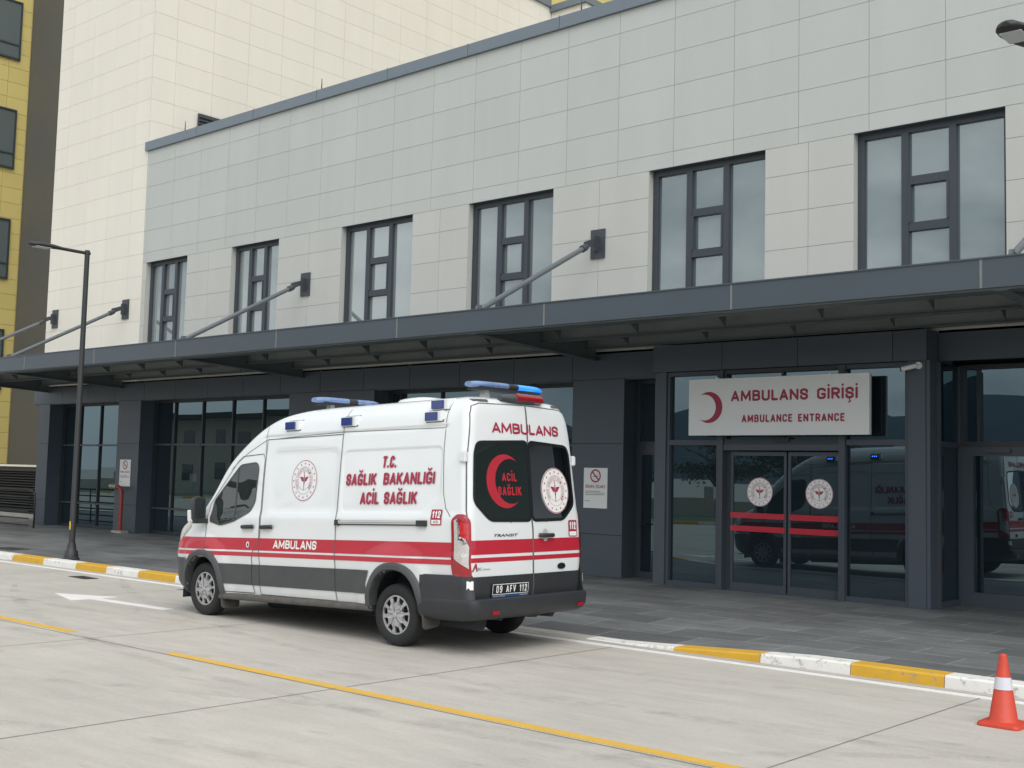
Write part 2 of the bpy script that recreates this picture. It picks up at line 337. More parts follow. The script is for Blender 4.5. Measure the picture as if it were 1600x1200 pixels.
def stroke2d(s, box, bold=.14, shear=0., rows=44, gap=.16):
    """bold lettering from strokes (stroke width = bold x height), cut into level strips so that no two faces overlap"""
    a0, a1, b0, b1 = box; h = b1-b0; sw = bold*h
    base = [MARKS.get(c, c) for c in s]
    nat = [STROKES[c][0] for c in base]
    fixed = len(s)*sw + (len(s)-1)*gap*h; k = (a1-a0-fixed)/max(sum(nat), .1)
    x = a0; fs = []
    for ch, c, n_ in zip(s, base, nat):
        w_ = n_*k; segs = []
        for line in STROKES[c][1]:
            pts = [(x+sw/2+p*w_, b0+sw/2+q*(h-sw)) for p, q in line]
            segs += list(zip(pts, pts[1:]))
        cx_ = x+sw/2+w_/2; top = b1
        if ch == 'İ': segs.append(((cx_, b1+sw*.95), (cx_, b1+sw*.96))); top = b1+sw*1.5
        if ch == 'Ğ':
            r_ = .22*h; yy = b1+sw*.95
            p = [(cx_-r_*.8, yy+sw*.15), (cx_-r_*.35, yy-sw*.35), (cx_+r_*.35, yy-sw*.35), (cx_+r_*.8, yy+sw*.15)]; segs += [(a, b, .62) for a, b in zip(p, p[1:])]; top = yy+sw*.6
        bot = b0
        if ch in 'ŞÇ':
            p = [(cx_, b0), (cx_, b0-sw*.7), (cx_+sw*.5, b0-sw*1.1), (cx_-sw*.5, b0-sw*1.5)]; segs += [(a, b, .5) for a, b in zip(p, p[1:])]; bot = b0-sw*1.9
        def runs(y):
            iv = []
            for sg_ in segs:
                (px, py), (qx, qy) = sg_[0], sg_[1]; r = sw/2*(sg_[2] if len(sg_) > 2 else 1)
                if min(py, qy)-r > y or max(py, qy)+r < y: continue
                L_ = math.hypot(qx-px, qy-py); lo = 1e9; hi = -1e9
                for (ex, ey) in ((px, py), (qx, qy)):
                    if abs(ey-y) <= r: d_ = math.sqrt(r*r-(ey-y)**2); lo = min(lo, ex-d_); hi = max(hi, ex+d_)
                if L_ > 1e-6:
                    nx, ny = -(qy-py)/L_*r, (qx-px)/L_*r
                    Q = [(px+nx, py+ny), (qx+nx, qy+ny), (qx-nx, qy-ny), (px-nx, py-ny)]
                    for (ax, ay), (bx, by) in zip(Q, Q[1:]+Q[:1]):
                        if (ay-y)*(by-y) <= 0 and abs(by-ay) > 1e-9: t = (y-ay)/(by-ay); v_ = ax+(bx-ax)*t; lo = min(lo, v_); hi = max(hi, v_)
                if hi > lo: iv.append([lo, hi])
            iv.sort(); o = []
            for a, b in iv:
                if o and a <= o[-1][1]+1e-5: o[-1][1] = max(o[-1][1], b)
                else: o.append([a, b])
            return o
        nr = int(rows*(top-bot)/h); dy = (top-bot)/nr; sh = lambda X, Y: (X+shear*(Y-b0), Y)
        for i in range(nr):
            y0, y1 = bot+i*dy, bot+(i+1)*dy; e0 = runs(y0+dy*.04); e1 = runs(y1-dy*.04)
            if len(e0) != len(e1) or any(p[0] > q[1] or q[0] > p[1] for p, q in zip(e0, e1)): e0 = e1 = runs((y0+y1)/2)
            for p, q in zip(e0, e1): fs.append([sh(p[0], y0), sh(p[1], y0), sh(q[1], y1), sh(q[0], y1)])
        x += sw+w_+gap*h
    return fs
def disc2d(cx, cy, r, n=40, ry=None): return [(cx+r*math.cos(2*math.pi*k/n), cy+(ry or r)*math.sin(2*math.pi*k/n)) for k in range(n)]
def ring2d(cx, cy, r0, r1, n=48, a0=0., a1=2*math.pi):
    fs = []
    for k in range(n):
        p, q = a0+(a1-a0)*k/n, a0+(a1-a0)*(k+1)/n
        fs.append([(cx+r0*math.cos(p), cy+r0*math.sin(p)), (cx+r1*math.cos(p), cy+r1*math.sin(p)), (cx+r1*math.cos(q), cy+r1*math.sin(q)), (cx+r0*math.cos(q), cy+r0*math.sin(q))])
    return fs
def star2d(cx, cy, r, rot=0):
    p = [(cx+(r if k % 2 == 0 else r*.42)*math.cos(rot+math.pi/2+math.pi*k/5), cy+(r if k % 2 == 0 else r*.42)*math.sin(rot+math.pi/2+math.pi*k/5)) for k in range(10)]
    return [[(cx, cy), p[k], p[(k+1) % 10]] for k in range(10)]
def crescent2d(cx, cy, ro, ri, dx, n=40, flip=1):
    """strip quads between the outer circle and an inner circle shifted by dx (opens to +a for flip=1)"""
    # intersection angle
    xi = (ro*ro-ri*ri+dx*dx)/(2*dx); yi = math.sqrt(max(ro*ro-xi*xi, 0))
    ao = math.atan2(yi, xi); ai = math.atan2(yi, xi-dx)
    fs = []
    for k in range(n):
        q = []
        for t in (k/n, (k+1)/n):
            A = ao+(2*math.pi-2*ao)*t; B = ai+(2*math.pi-2*ai)*t
            q.append(((cx+flip*ro*math.cos(A), cy+ro*math.sin(A)), (cx+flip*(dx+ri*math.cos(B)), cy+ri*math.sin(B))))
        fs.append([q[0][0], q[1][0], q[1][1], q[0][1]])
    return fs
def arctext(s, r, a0, a1, h, inside=False):
    """small letters set round a circle from angle a0 to a1"""
    fs = []; n = len(s)
    for i, ch in enumerate(s):
        if ch == ' ': continue
        a = a0+(a1-a0)*(i+.5)/n; wd = abs(a1-a0)*r/n*.72
        for f in text2d(ch, (-wd/2, wd/2, -h/2, h/2)):
            q = []
            for x, y in f:
                rot = a-math.pi/2 if not inside else a+math.pi/2
                q.append((r*math.cos(a)+x*math.cos(rot)-y*math.sin(rot), r*math.sin(a)+x*math.sin(rot)+y*math.cos(rot)))
            fs.append(q)
    return fs
def emblem(cx, cy, r, ry=None, disc=True):
    """health-ministry roundel -> list of (faces, layer) : 0 white, 1 red, 2 dark grey"""
    ry = ry or r; S = lambda fs: [[(cx+x*r, cy+y*ry) for x, y in f] for f in fs]
    o = []
    if disc: o.append((S([disc2d(0, 0, 1, 56)]), 0))
    o.append((S(ring2d(0, 0, .955, .985, 56)), 1))
    red = []
    for k in range(16): red += star2d(.82*math.cos(math.pi*k/8+math.pi/2), .82*math.sin(math.pi*k/8+math.pi/2), .062, math.pi*k/8)
    for sg in (-1, 1):                                                  # wings of feathers
        for i in range(4):
            y0 = .13-.055*i; x1 = .34-.045*i
            red.append([(sg*.04, y0-.03), (sg*.04, y0+.012), (sg*x1*.7, y0+.05), (sg*x1, y0+.035), (sg*(x1-.03), y0-.005), (sg*x1*.6, y0-.005)])
    red.append([(-.02, .2), (.02, .2), (.014, -.46), (0, -.5), (-.014, -.46)])
    red += ring2d(0, .225, .0, .042, 12)
    for sg in (-1, 1):
        p = [(sg*(.10-.014*k*.45)*math.sin(k*.62)*(1-k/22), .06-.026*k) for k in range(20)]
        for a, b in zip(p, p[1:]): red.append([(a[0]-.013, a[1]), (a[0]+.013, a[1]), (b[0]+.013, b[1]), (b[0]-.013, b[1])])
    o.append((S(red), 1))
    gold = S(crescent2d(0, .36, .062, .05, .022)) + S(star2d(0, .37, .02))
    o.append((gold, 2))
    o.append((S(ring2d(0, 0, .655, .667, 48)) + S(ring2d(0, 0, .455, .467, 48)), 1))
    o.append((S(EMB_TXT), 1))
    return o
EMB_TXT = arctext('TÜRKİYE CUMHURİYETİ SAĞLIK BAKANLIĞI', .56, R(225), R(-45), .115)
def decal(faces, fn, grid=0):
    """2D faces -> MB through fn(a,b); optionally cut on a grid so that it follows a curved surface"""
    mb = MB()
    bm = bmesh.new()
    for f in faces:
        try: bm.faces.new([bm.verts.new((a, b, 0)) for a, b in f])
        except ValueError: pass
    bmesh.ops.triangulate(bm, faces=[f for f in bm.faces if len(f.verts) > 4])
    if grid:
        for ax in (0, 1):
            lo = min(v.co[ax] for v in bm.verts); hi = max(v.co[ax] for v in bm.verts)
            k = math.floor(lo/grid)+1
            while k*grid < hi:
                p = Vector((0, 0, 0)); p[ax] = k*grid; nn = Vector((0, 0, 0)); nn[ax] = 1
                bmesh.ops.bisect_plane(bm, geom=bm.verts[:]+bm.edges[:]+bm.faces[:], plane_co=p, plane_no=nn, dist=1e-6); k += 1
        bmesh.ops.remove_doubles(bm, verts=bm.verts, dist=1e-5)
    bm.verts.index_update()
    mb.add([fn(v.co.x, v.co.y) for v in bm.verts], [[v.index for v in f.verts] for f in bm.faces])
    bm.free(); return mb
def put(faces, fn, name, m_, parent, grid=0, smooth=False): return decal(faces, fn, grid).build(name, m_, parent, smooth=smooth, recalc=False)
def put_emblem(name, cx, cy, r, fn, parent, disc=True, ry=None, mats=None):
    mb = MB()
    for i, (fs, la) in enumerate(emblem(cx, cy, r, ry, disc)):
        d_ = decal(fs, lambda a, b: fn(a, b, .0015*(i+1))); mb.add(d_.v, d_.f, la)
    return mb.build(name, mats or [m_white, m_red, m_darktxt], parent, recalc=False)
def panels(name, m_p, m_s, parent, rects, fn, gap=.011, depth=.03, back=.06):
    """cladding: one thin tray per rect (a0,a1,b0,b1) with open joints over a backing; fn(a,b,d) d = outward"""
    mb = MB()
    for a0, a1, b0, b1 in rects:
        g = gap/2
        mb.prism([(a0+g, b0+g), (a1-g, b0+g), (a1-g, b1-g), (a0+g, b1-g)], fn, -depth, 0)
        mb.add([fn(a0, b0, -depth+.004), fn(a1, b0, -depth+.004), fn(a1, b1, -depth+.004), fn(a0, b1, -depth+.004)], [(0, 1, 2, 3)], 1)
    return mb.build(name, [m_p, m_s], parent)
def cut(lo, hi, marks): 
    e = [lo]+[x for x in sorted(marks) if lo+.03 < x < hi-.03]+[hi]
    return list(zip(e, e[1:]))

PW, PP, PG = 18.4, 17.93, 18.9       # main wall plane, entrance portal plane, shopfront glass plane
ZP = .10                              # pavement level

# ------------------------------------------------------------------ the setting: ground, pavement, kerb, markings
tag(MB().box(-3000, 3000, -3000, 3000, -2, 0).build('road', m_conc), kind='structure')
def kh(x):
    h = .125
    if -16 < x < -14.2: return max(.012, h*(-14.2-x)/1.8)
    if -14.2 <= x <= -8.4: return .012
    if -8.4 < x < -5.9: return .012+(h-.012)*((x+8.4)/2.5)
    return h
px_ = [-120, -40]+[-30+.5*k for k in range(60)]+[2, 60]; py_ = [11.97+.25*k for k in range(9)]+[16, 19.5, 60]
pm = MB()
pz = lambda x, y: ZP-(ZP-min(ZP, kh(x)-.004))*max(0, 1-(y-11.97)/1.9)
pm.add([(x, y, pz(x, y)) for y in py_ for x in px_], [(j*len(px_)+i, j*len(px_)+i+1, (j+1)*len(px_)+i+1, (j+1)*len(px_)+i) for j in range(len(py_)-1) for i in range(len(px_)-1)])
tag(pm.build('pavement', m_pave, smooth=True, sharp=20), kind='structure')
kb = MB()
bounds = [(-120, -24.8, 0), (-24.8, -23.66, 0), (-23.66, -22.4, 1), (-22.4, -21.15, 0), (-21.15, -20.05, 1), (-20.05, -18.97, 0), (-18.97, -17.8, 1), (-17.8, -16.6, 0), (-16.6, -15.4, 1),
          (-15.4, -14.2, 0), (-14.2, -8.9, 2), (-8.9, -7.62, 0), (-7.62, -6.5, 1), (-6.5, -5.45, 0), (-5.45, -4.47, 1), (-4.47, -3.4, 0), (-3.4, -2.3, 1), (-2.3, -1.2, 0), (-1.2, 0, 1), (0, 60, 0)]
for a, b, c in bounds:
    n = max(1, int((b-a)/.35)) if b-a < 10 else 1
    for k in range(n):
        x0 = a+(b-a)*k/n+(.004 if k == 0 else 0); x1 = a+(b-a)*(k+1)/n-(.004 if k == n-1 else 0); h0, h1 = kh(x0), kh(x1)
        prof = lambda h: [(11.70, -.02), (11.70+.012, max(h-.018, -.01)), (11.70+.03, h), (11.97, max(h, .006))]
        p, q = prof(h0), prof(h1)
        kb.add([(x0, y, z) for y, z in p]+[(x1, y, z) for y, z in q], [(0, 4, 5, 1), (1, 5, 6, 2), (2, 6, 7, 3)]+([(0, 1, 2, 3)] if k == 0 else [])+([(4, 5, 6, 7)] if k == n-1 else []), c)
tag(kb.build('kerb', [m_kw, m_ky, m_kc]), kind='structure')
# pavement slopes down to the dropped kerb: a ramp sheet of the same pavers
tag(MB().box(-120, 60, 11.55+.02, 11.70, .0, .004).build('gutter_strip', m_kc), kind='structure')
def marking(name, poly, m_, z=.004):
    return tag(MB().prism(poly, lambda a, b, h: (a, b, h), 0, z).build(name, m_), kind='structure')
marking('edge_line', [(-120, 11.40), (60, 11.40), (60, 11.53), (-120, 11.53)], m_rw)
dash = [(-60, -44), (-40, -32), (-29.5, -22), (-20.2, -13.2), (-11.1, -2.0), (.5, 9)]
for a, b in dash: marking('lane_line', [(a, 7.2), (b, 7.26), (b, 7.385), (a, 7.325)], m_ry)
marking('lane_arrow', [(-17.35, 9.28), (-16.3, 8.98), (-16.3, 9.27), (-14.5, 9.36), (-14.5, 9.53), (-16.3, 9.44), (-16.3, 9.74)], m_rw, .005)
jm = MB()
def strip(p, q, wd=.012, z=.003):
    p = Vector((*p, 0)); q = Vector((*q, 0)); t = (q-p).normalized(); s_ = Vector((-t.y, t.x, 0))*wd/2
    jm.add([(p-s_)+Vector((0, 0, z)), (p+s_)+Vector((0, 0, z)), (q+s_)+Vector((0, 0, z)), (q-s_)+Vector((0, 0, z))], [(0, 1, 2, 3)])
for x in (-29.5, -25.2, -21, -16.8, -12.6, -8.35, -4.1, .1, 4.3): strip((x-.25, -8), (x+.08, 11.5))
for y in (7.18, 2.9): strip((-60, y-.03), (12, y+.03), .014)
tag(jm.build('joint_lines', m_joint, recalc=False), kind='structure')
m_mark = bpy.data.materials.new('tyre_mark'); m_mark.use_nodes = True
n_ = m_mark.node_tree.nodes; l_ = m_mark.node_tree.links.new; n_.clear()
o_ = n_.new('ShaderNodeOutputMaterial'); x_ = n_.new('ShaderNodeMixShader'); t_ = n_.new('ShaderNodeBsdfTransparent'); d_ = n_.new('ShaderNodeBsdfDiffuse'); d_.inputs['Color'].default_value = (.13, .125, .12, 1)
c_ = n_.new('ShaderNodeTexCoord'); z_ = n_.new('ShaderNodeTexNoise'); z_.inputs['Scale'].default_value = 2.2; z_.inputs['Detail'].default_value = 9; z_.inputs['Roughness'].default_value = .75
r_ = n_.new('ShaderNodeMapRange'); r_.inputs['From Min'].default_value = .45; r_.inputs['From Max'].default_value = .72; r_.inputs['To Max'].default_value = .17
l_(c_.outputs['Object'], z_.inputs['Vector']); l_(z_.outputs['Fac'], r_.inputs['Value']); l_(r_.outputs[0], x_.inputs[0]); l_(t_.outputs[0], x_.inputs[1]); l_(d_.outputs[0], x_.inputs[2]); l_(x_.outputs[0], o_.inputs['Surface'])
def tyre_mark(cx, cy, r, a0, a1, wd):
    mb = MB(); n = 40
    for k in range(n+1):
        a = R(a0+(a1-a0)*k/n); w_ = wd*min(1, 6*k/n, 6*(n-k)/n)+.004
        mb.v += [(cx+(r-w_/2)*math.cos(a), cy+(r-w_/2)*math.sin(a), .002), (cx+(r+w_/2)*math.cos(a), cy+(r+w_/2)*math.sin(a), .002)]
    for k in range(n): mb.f.append([2*k, 2*k+1, 2*k+3, 2*k+2]); mb.mi.append(0)
    tag(mb.build('tyre_mark', m_mark, recalc=False), kind='structure')
for q in ((-8, 30, 21.6, 235, 290, .17), (-8, 30, 23.3, 238, 288, .17), (-20, 60, 51.6, 262, 292, .2), (-20, 60, 53.4, 264, 290, .2), (-4, -6, 11.5, 60, 140, .16), (-4, -6, 13.2, 62, 138, .16), (-15.4, 8.0, 1.3, -30, 75, .07), (2, 2, 8.6, 95, 170, .15)): tyre_mark(*q)
tag(MB().prism([(-19.85, 10.85), (-19.2, 10.8), (-19.15, 11.05), (-19.8, 11.12)], lambda a, b, h: (a, b, h), 0, .006).build('drain_cover', m_black), 'small dark drain grating in the road by the white edge line', 'drain cover')
tag(MB().box(-26.1, -25.2, 12.4, 12.85, ZP, ZP+.006).build('inspection_cover', m_black), 'dark flat cover set in the grey pavement left of the lamp post', 'manhole cover')

# ------------------------------------------------------------------ entrance building
bld = thing('hospital_wing', 'long low hospital wing with grey panel upper wall and dark glazed ground floor', 'building', (-18, PW, 0))
F = lambda a, b, d_: (a, PW-d_, b)
XR = 6.0                                                             # right end (out of frame)
rowz = [10.114+.654, 10.114, 9.46, 8.817, 8.177]
colx = [-16.01+1.293*k for k in range(-12, 18)]
WIN = [(-30.17, -28.11), (-26.05, -24.04), (-21.61, -19.16), (-17.41, -15.04), (-12.68, -10.19), (-8.52, -6.04), (-4.2, -1.7), (.2, 2.7)]
WZ0, WZ1 = 5.12, 7.88
rects = []
for a, b in cut(-30.36, XR, colx):
    for z0, z1 in cut(WZ1, 11.2, rowz): rects.append((a, b, z0, z1))
panels('upper_wall', m_grey, m_seam, bld, rects, F, .008, .014)
rects = []
e = [-30.36]+[x for p in WIN for x in p]+[XR]
for i in range(0, len(e), 2):
    a, b = e[i], e[i+1]
    if b-a < .05: continue
    for x0, x1 in cut(a, b, [(a+b)/2] if b-a < 3 and b-a > 1.2 else [a+1.293*k for k in range(1, 6)]):
        for z0, z1 in cut(4.4, WZ1, [7.36, 6.70, 6.045, 5.39]): rects.append((x0, x1, z0, z1))
for a, b in WIN: rects.append((a, b, 4.4, WZ0))
panels('window_pier', m_pier, m_seam, bld, rects, F, .008, .014)
for a, b in WIN:                                                     # reveals
    rv = MB()
    rv.box(a-.03, a+.0, PW-.0+.012, PW+.24, WZ0, WZ1); rv.box(b, b+.03, PW+.012, PW+.24, WZ0, WZ1)
    rv.box(a-.03, b+.03, PW+.012, PW+.24, WZ1, WZ1+.03, 1); rv.box(a-.03, b+.03, PW+.012, PW+.24, WZ0-.03, WZ0, 1)
    rv.build('window_reveal', [m_pier, m_frame], bld)
def upper_window(a, b):
    y = PW+.15; fr = MB(); wd = b-a; q = wd/2.49
    xs = [a, a+.83*q, a+1.62*q, b]
    fr.box(a, a+.12, y, y+.1, WZ0, WZ1); fr.box(b-.07, b, y, y+.1, WZ0, WZ1)
    fr.box(a+.12, b-.07, y, y+.1, WZ1-.1, WZ1); fr.box(a+.12, b-.07, y, y+.1, WZ0, WZ0+.08)
    for x in xs[1:3]: fr.box(x-.06, x+.06, y-.02, y+.08, WZ0+.08, WZ1-.1)
    for z in (6.97, 6.2, 5.45): fr.box(xs[1]+.06, xs[2]-.06, y-.01, y+.08, z-.07, z+.07)
    for z0, z1 in ((6.27, 6.9),):                                     # opening sash
        fr.box(xs[1]+.06, xs[1]+.1, y-.03, y+.06, z0, z1); fr.box(xs[2]-.1, xs[2]-.06, y-.03, y+.06, z0, z1)
    o = fr.build('window', m_wfr, bld)
    for x0, x1 in zip(xs, xs[1:]):
        pane(x0, x1, WZ0, WZ1, y+.06, m_pale if a < -20 else m_pale2 if a < -14 else m_gup, o, .006)
    return o
for a, b in WIN: upper_window(a, b)
# roof, parapet
MB().box(-30.36, XR, PW+.04, 60, 10.7, 10.8).build('roof', m_steel, bld)
pc = MB(); pc.box(-30.44, XR, PW-.07, PW+.35, 11.2, 11.46)
for x in [-30.44+2.586*k for k in range(1, 14)]: pc.box(x-.006, x+.006, PW-.073, PW-.06, 11.2, 11.48, 1)
pc.build('parapet_cap', [m_cap, m_frame], bld)
# lower storey: band, pillars
band, band2 = [], []
for a, b in cut(-36.37, -12.2, [-12.9-1.55*k for k in range(1, 20)]): band.append((a, b, 3.90, 4.45))
for a, b in cut(-7.1, XR, [-5.5, -3.9, -2.3, -.7, 1, 2.6, 4.2]): band2.append((a, b, 3.95, 4.45))
panels('head_band', m_ant, m_antd, bld, band, F, .012, .04); panels('head_band', m_ant, m_antd, bld, band2, F, .012, .04)
PIL = [(-36.0, -35.31), (-31.28, -30.09), (-23.37, -20.25), (-14.43, -13.17)]
for a, b in PIL: MB().box(a, b, PW+.02, PG+.3, ZP, 3.9).build('pillar_core', m_ant, bld)
for a, b in PIL:
    rr = [(x0, x1, z0, z1) for x0, x1 in cut(a, b, [(a+b)/2] if b-a > 2.5 else []) for z0, z1 in cut(ZP, 3.9, [.90, 2.65])]
    panels('pillar', m_ant, m_antd, bld, rr, lambda a_, b_, d_: (a_, PW-d_, b_), .010, .02)
MB().box(-36.3, -12.2, PW+.03, PG+.4, 3.88, 3.94).build('head_soffit', m_frame, bld)
def glazing(a, b, z0, z1, y, mull, trans, name='glazed_bay', zt=None, tw=.05):
    fr = MB()
    fr.box(a, a+.06, y-.05, y+.05, z0, z1); fr.box(b-.06, b, y-.05, y+.05, z0, z1)
    fr.box(a+.06, b-.06, y-.05, y+.05, z1-.07, z1); fr.box(a+.06, b-.06, y-.05, y+.05, z0, z0+.09)
    for x in mull: fr.box(x-.022, x+.022, y-.022, y+.04, z0+.09, z1-.07)
    es = [a+.06]+list(mull)+[b-.06]
    for z in trans:
        for x0, x1 in zip(es, es[1:]): fr.box(x0+.023 if x0 != es[0] else x0, x1-.023 if x1 != es[-1] else x1, y-.05, y+.045, z-tw/2, z+tw/2, 1)
    o = fr.build(name, [m_frame if b-a < 1.5 else m_mul, m_frame], bld)
    xs = [a]+list(mull)+[b]; zs = [z0]+list(trans)+[z1]
    for x0, x1 in zip(xs, xs[1:]):
        for q0, q1 in zip(zs, zs[1:]):
            pane(x0, x1, q0, q1, y+.03, m_glow, o, .003)
    return o
glazing(-35.31, -31.28, ZP, 3.9, PG, [-34.3, -33.1, -31.95], [.84, 2.62])
glazing(-30.09, -23.37, ZP, 3.9, PG, [-29.1, -27.75, -26.37, -25.04], [.83, 2.64])
glazing(-20.25, -14.43, ZP, 3.9, PG, [-19.88, -18.55, -17.25, -15.9], [.83, 2.64])
# side door beside the portal
sd = glazing(-13.17, -12.2, 2.62, 3.9, PG, [], [], 'transom_light')
dr = MB(); dr.box(-13.17, -13.05, PG-.06, PG+.05, ZP, 2.62); dr.box(-12.32, -12.2, PG-.06, PG+.05, ZP, 2.62); dr.box(-13.05, -12.32, PG-.06, PG+.05, 2.45, 2.62); dr.box(-13.05, -12.32, PG-.06, PG+.05, ZP, .22)
sdo = dr.build('side_door', m_frame, bld)
MB().box(-13.05, -12.32, PG-.01, PG+.01, .22, 2.45).build('pane', m_glow, sdo)
MB().tube([(-13.02, PG-.06, 1.12), (-13.02, PG-.13, 1.12), (-12.88, PG-.13, 1.12)], .012).build('door_handle', m_black, sdo)
# portal
for q in ((-12.2, -7.1, PP+.03, PW+.6, 3.93, 4.42), (-12.14, -11.9, PP+.02, PG+.3, ZP, 3.93), (-7.40, -7.12, PP+.02, PW, ZP, 3.93)): MB().box(*q).build('portal_core', m_ant, bld)
rr = [(a, b, 3.93, 4.42) for a, b in cut(-12.2, -7.1, [-10.75, -9.3, -7.65])]
panels('portal_head', m_ant, m_antd, bld, rr, lambda a, b, d_: (a, PP-d_, b), .010, .03)
for q in ((-12.14, -11.9, ZP, 3.93), (-7.40, -7.12, ZP, 3.93)): panels('portal_post', m_ant, m_antd, bld, [q], lambda a, b, d_: (a, PP-d_, b), .004, .02)
glazing(-11.9, -10.80, ZP, 3.92, PP+.08, [], [2.655], 'side_light', tw=.09)
glazing(-8.52, -7.40, ZP, 3.92, PP+.08, [], [2.655], 'side_light', tw=.09)
glazing(-10.72, -8.52, 2.62, 3.92, PP+.08, [-9.6], [], 'transom_light')
sdr = thing('entrance_doors', 'double glass sliding doors with white roundels and red stripes under the ambulance entrance sign', 'door', (-9.6, PP, ZP))
fr = MB(); fr.box(-10.80, -10.72, PP, PP+.16, ZP, 3.92); fr.box(-10.72, -8.52, PP+.02, PP+.2, 2.52, 2.62); fr.box(-10.72, -10.5, PP+.16, PP+.24, ZP, 2.52); fr.box(-8.56, -8.45, PP-.0, PP+.05, ZP, 3.92)
fr.box(-10.72, -8.56, PP+.10, PP+.22, ZP, ZP+.02)
fr.build('door_frame', m_frame, sdr)
for (a, b) in ((-10.62, -9.55), (-9.52, -8.57)):
    lf = MB(); y = PP+.14
    lf.box(a, a+.05, y-.02, y+.03, ZP+.02, 2.5); lf.box(b-.05, b, y-.02, y+.03, ZP+.02, 2.5); lf.box(a+.05, b-.05, y-.02, y+.03, 2.43, 2.5); lf.box(a+.05, b-.05, y-.02, y+.03, ZP+.02, ZP+.15)
    lo = lf.build('door_leaf', m_frame, sdr)
    MB().add([(a+.04, y, ZP+.1), (b-.04, y, ZP+.1), (b-.04, y, 2.45), (a+.04, y, 2.45)], [(0, 1, 2, 3)]).build('pane', m_glow, lo, recalc=False)
    fz = lambda p, q, h, y=y: (p, y-.004-h, q)
    put_emblem('roundel', (-10.06 if a < -10 else -8.96), 1.81, .245, fz, lo)
    for z in (1.40, 1.175):
        MB().box(a+.03 if a > -10 else a-.0, b-.03, y-.026, y-.022, z-.045, z+.05).build('red_stripe', m_vred, lo)
MB().box(-9.75, -9.45, PP+.0, PP+.09, 2.66, 2.74).build('door_sensor', m_black, sdr)
# right-hand recess with glazed side and swing door
YD = 19.1
sg = MB(); sg.box(-7.06, -7.0, PW-.2, PW-.14, ZP, 3.92); sg.box(-7.06, -7.0, YD-.06, YD, ZP, 3.92); sg.box(-7.06, -7.0, PW-.14, YD-.06, 2.6, 2.68); sg.box(-7.06, -7.0, PW-.14, YD-.06, ZP, ZP+.1)
sgo = sg.build('recess_side_light', m_frame, bld)
MB().add([(-7.03, PW-.2, ZP), (-7.03, YD, ZP), (-7.03, YD, 3.92), (-7.03, PW-.2, 3.92)], [(0, 1, 2, 3)]).build('pane', m_glow, sgo, recalc=False)
MB().box(-7.12, -7.06, PP+.02, YD, ZP, 3.93).build('recess_return', m_ant, bld)
glazing(-7.0, -1.0, 2.62, 3.94, YD, [-6.72, -3.9], [], 'transom_light')
rd = MB(); rd.box(-7.0, -6.80, YD-.07, YD+.05, ZP, 2.62); rd.box(-6.80, -4.0, YD-.07, YD+.05, 2.48, 2.62); rd.box(-6.80, -4.0, YD-.07, YD+.05, ZP, ZP+.22); rd.box(-5.45, -5.25, YD-.07, YD+.05, ZP+.22, 2.48); rd.box(-4.0, -3.8, YD-.07, YD+.05, ZP, 2.62)
rdo = rd.build('swing_door', m_frame, bld)
MB().add([(-6.85, YD, ZP+.1), (-3.9, YD, ZP+.1), (-3.9, YD, 2.55), (-6.85, YD, 2.55)], [(0, 1, 2, 3)]).build('pane', m_glow, rdo, recalc=False)
MB().box(-6.62, -6.2, YD-.13, YD-.07, 2.53, 2.59).build('door_closer', m_frame, rdo)
MB().box(-3.8, XR, PW+.02, YD, ZP, 3.94).build('end_wall', m_ant, bld)
MB().box(-36.3, XR, PG+.5, PG+.7, 0, 10.8).build('core_wall', m_antd, bld)

# ------------------------------------------------------------------ canopy
cn = thing('entrance_canopy', 'dark metal canopy with deep sheet fascia running the length of the ground floor', 'canopy', (-18, 16.5, 4.4))
YF = 14.8; CX0, CX1 = -35.55, 6.0
fa = MB(); fa.box(CX0, CX1, YF, YF+.05, 4.455, 4.825); fa.box(CX0, CX1, YF-.015, YF+.3, 4.825, 4.845)
for x in [-36.0+0, -33.4, -29.9, -26.4, -22.91, -19.3, -15.74, -12.24, -8.73, -5.17, -1.6, 2]: 
    if x > CX0: fa.box(x-.016, x+.016, YF-.003, YF, 4.455, 4.825, 1)
fa.build('fascia', [m_fascia, m_fascj], cn)
dk = MB()                                                            # trapezoidal deck sheet
dk.box(CX0, CX1, YF+.05, PW-.0, 4.74, 4.80)
x = CX0
while x < CX1: dk.box(x, x+.11, YF+.06, PW-.02, 4.715, 4.74); x += .25
dk.build('deck', m_deck, cn)
MB().box(CX0, CX1, YF+.05, YF+.30, 4.43, 4.455).build('fascia_return', m_steel, cn)
for y in (15.33, 16.76, 18.12):
    p = MB(); p.box(CX0+.05, CX1, y, y+.012, 4.47, 4.715); p.box(CX0+.05, CX1, y-.10, y+.0, 4.452, 4.47, 1); p.box(CX0+.05, CX1, y-.1, y, 4.70, 4.714)
    p.build('purlin', [m_deck, m_rod], cn)
BX = [-35.45, -31.15, -22.89, -13.88, -4.95, 4]
for x in BX:
    b = MB(); b.prism([(YF+.06, 4.44), (PW-.01, 4.28), (PW-.01, 4.70), (YF+.06, 4.70)], lambda a, b_, h: (h, a, b_), x-.012, x+.012)
    b.prism([(YF+.06, 4.42), (PW-.01, 4.26), (PW-.01, 4.28), (YF+.06, 4.44)], lambda a, b_, h: (h, a, b_), x-.09, x+.09)
    b.build('beam', m_steel, cn)
x = CX0+1
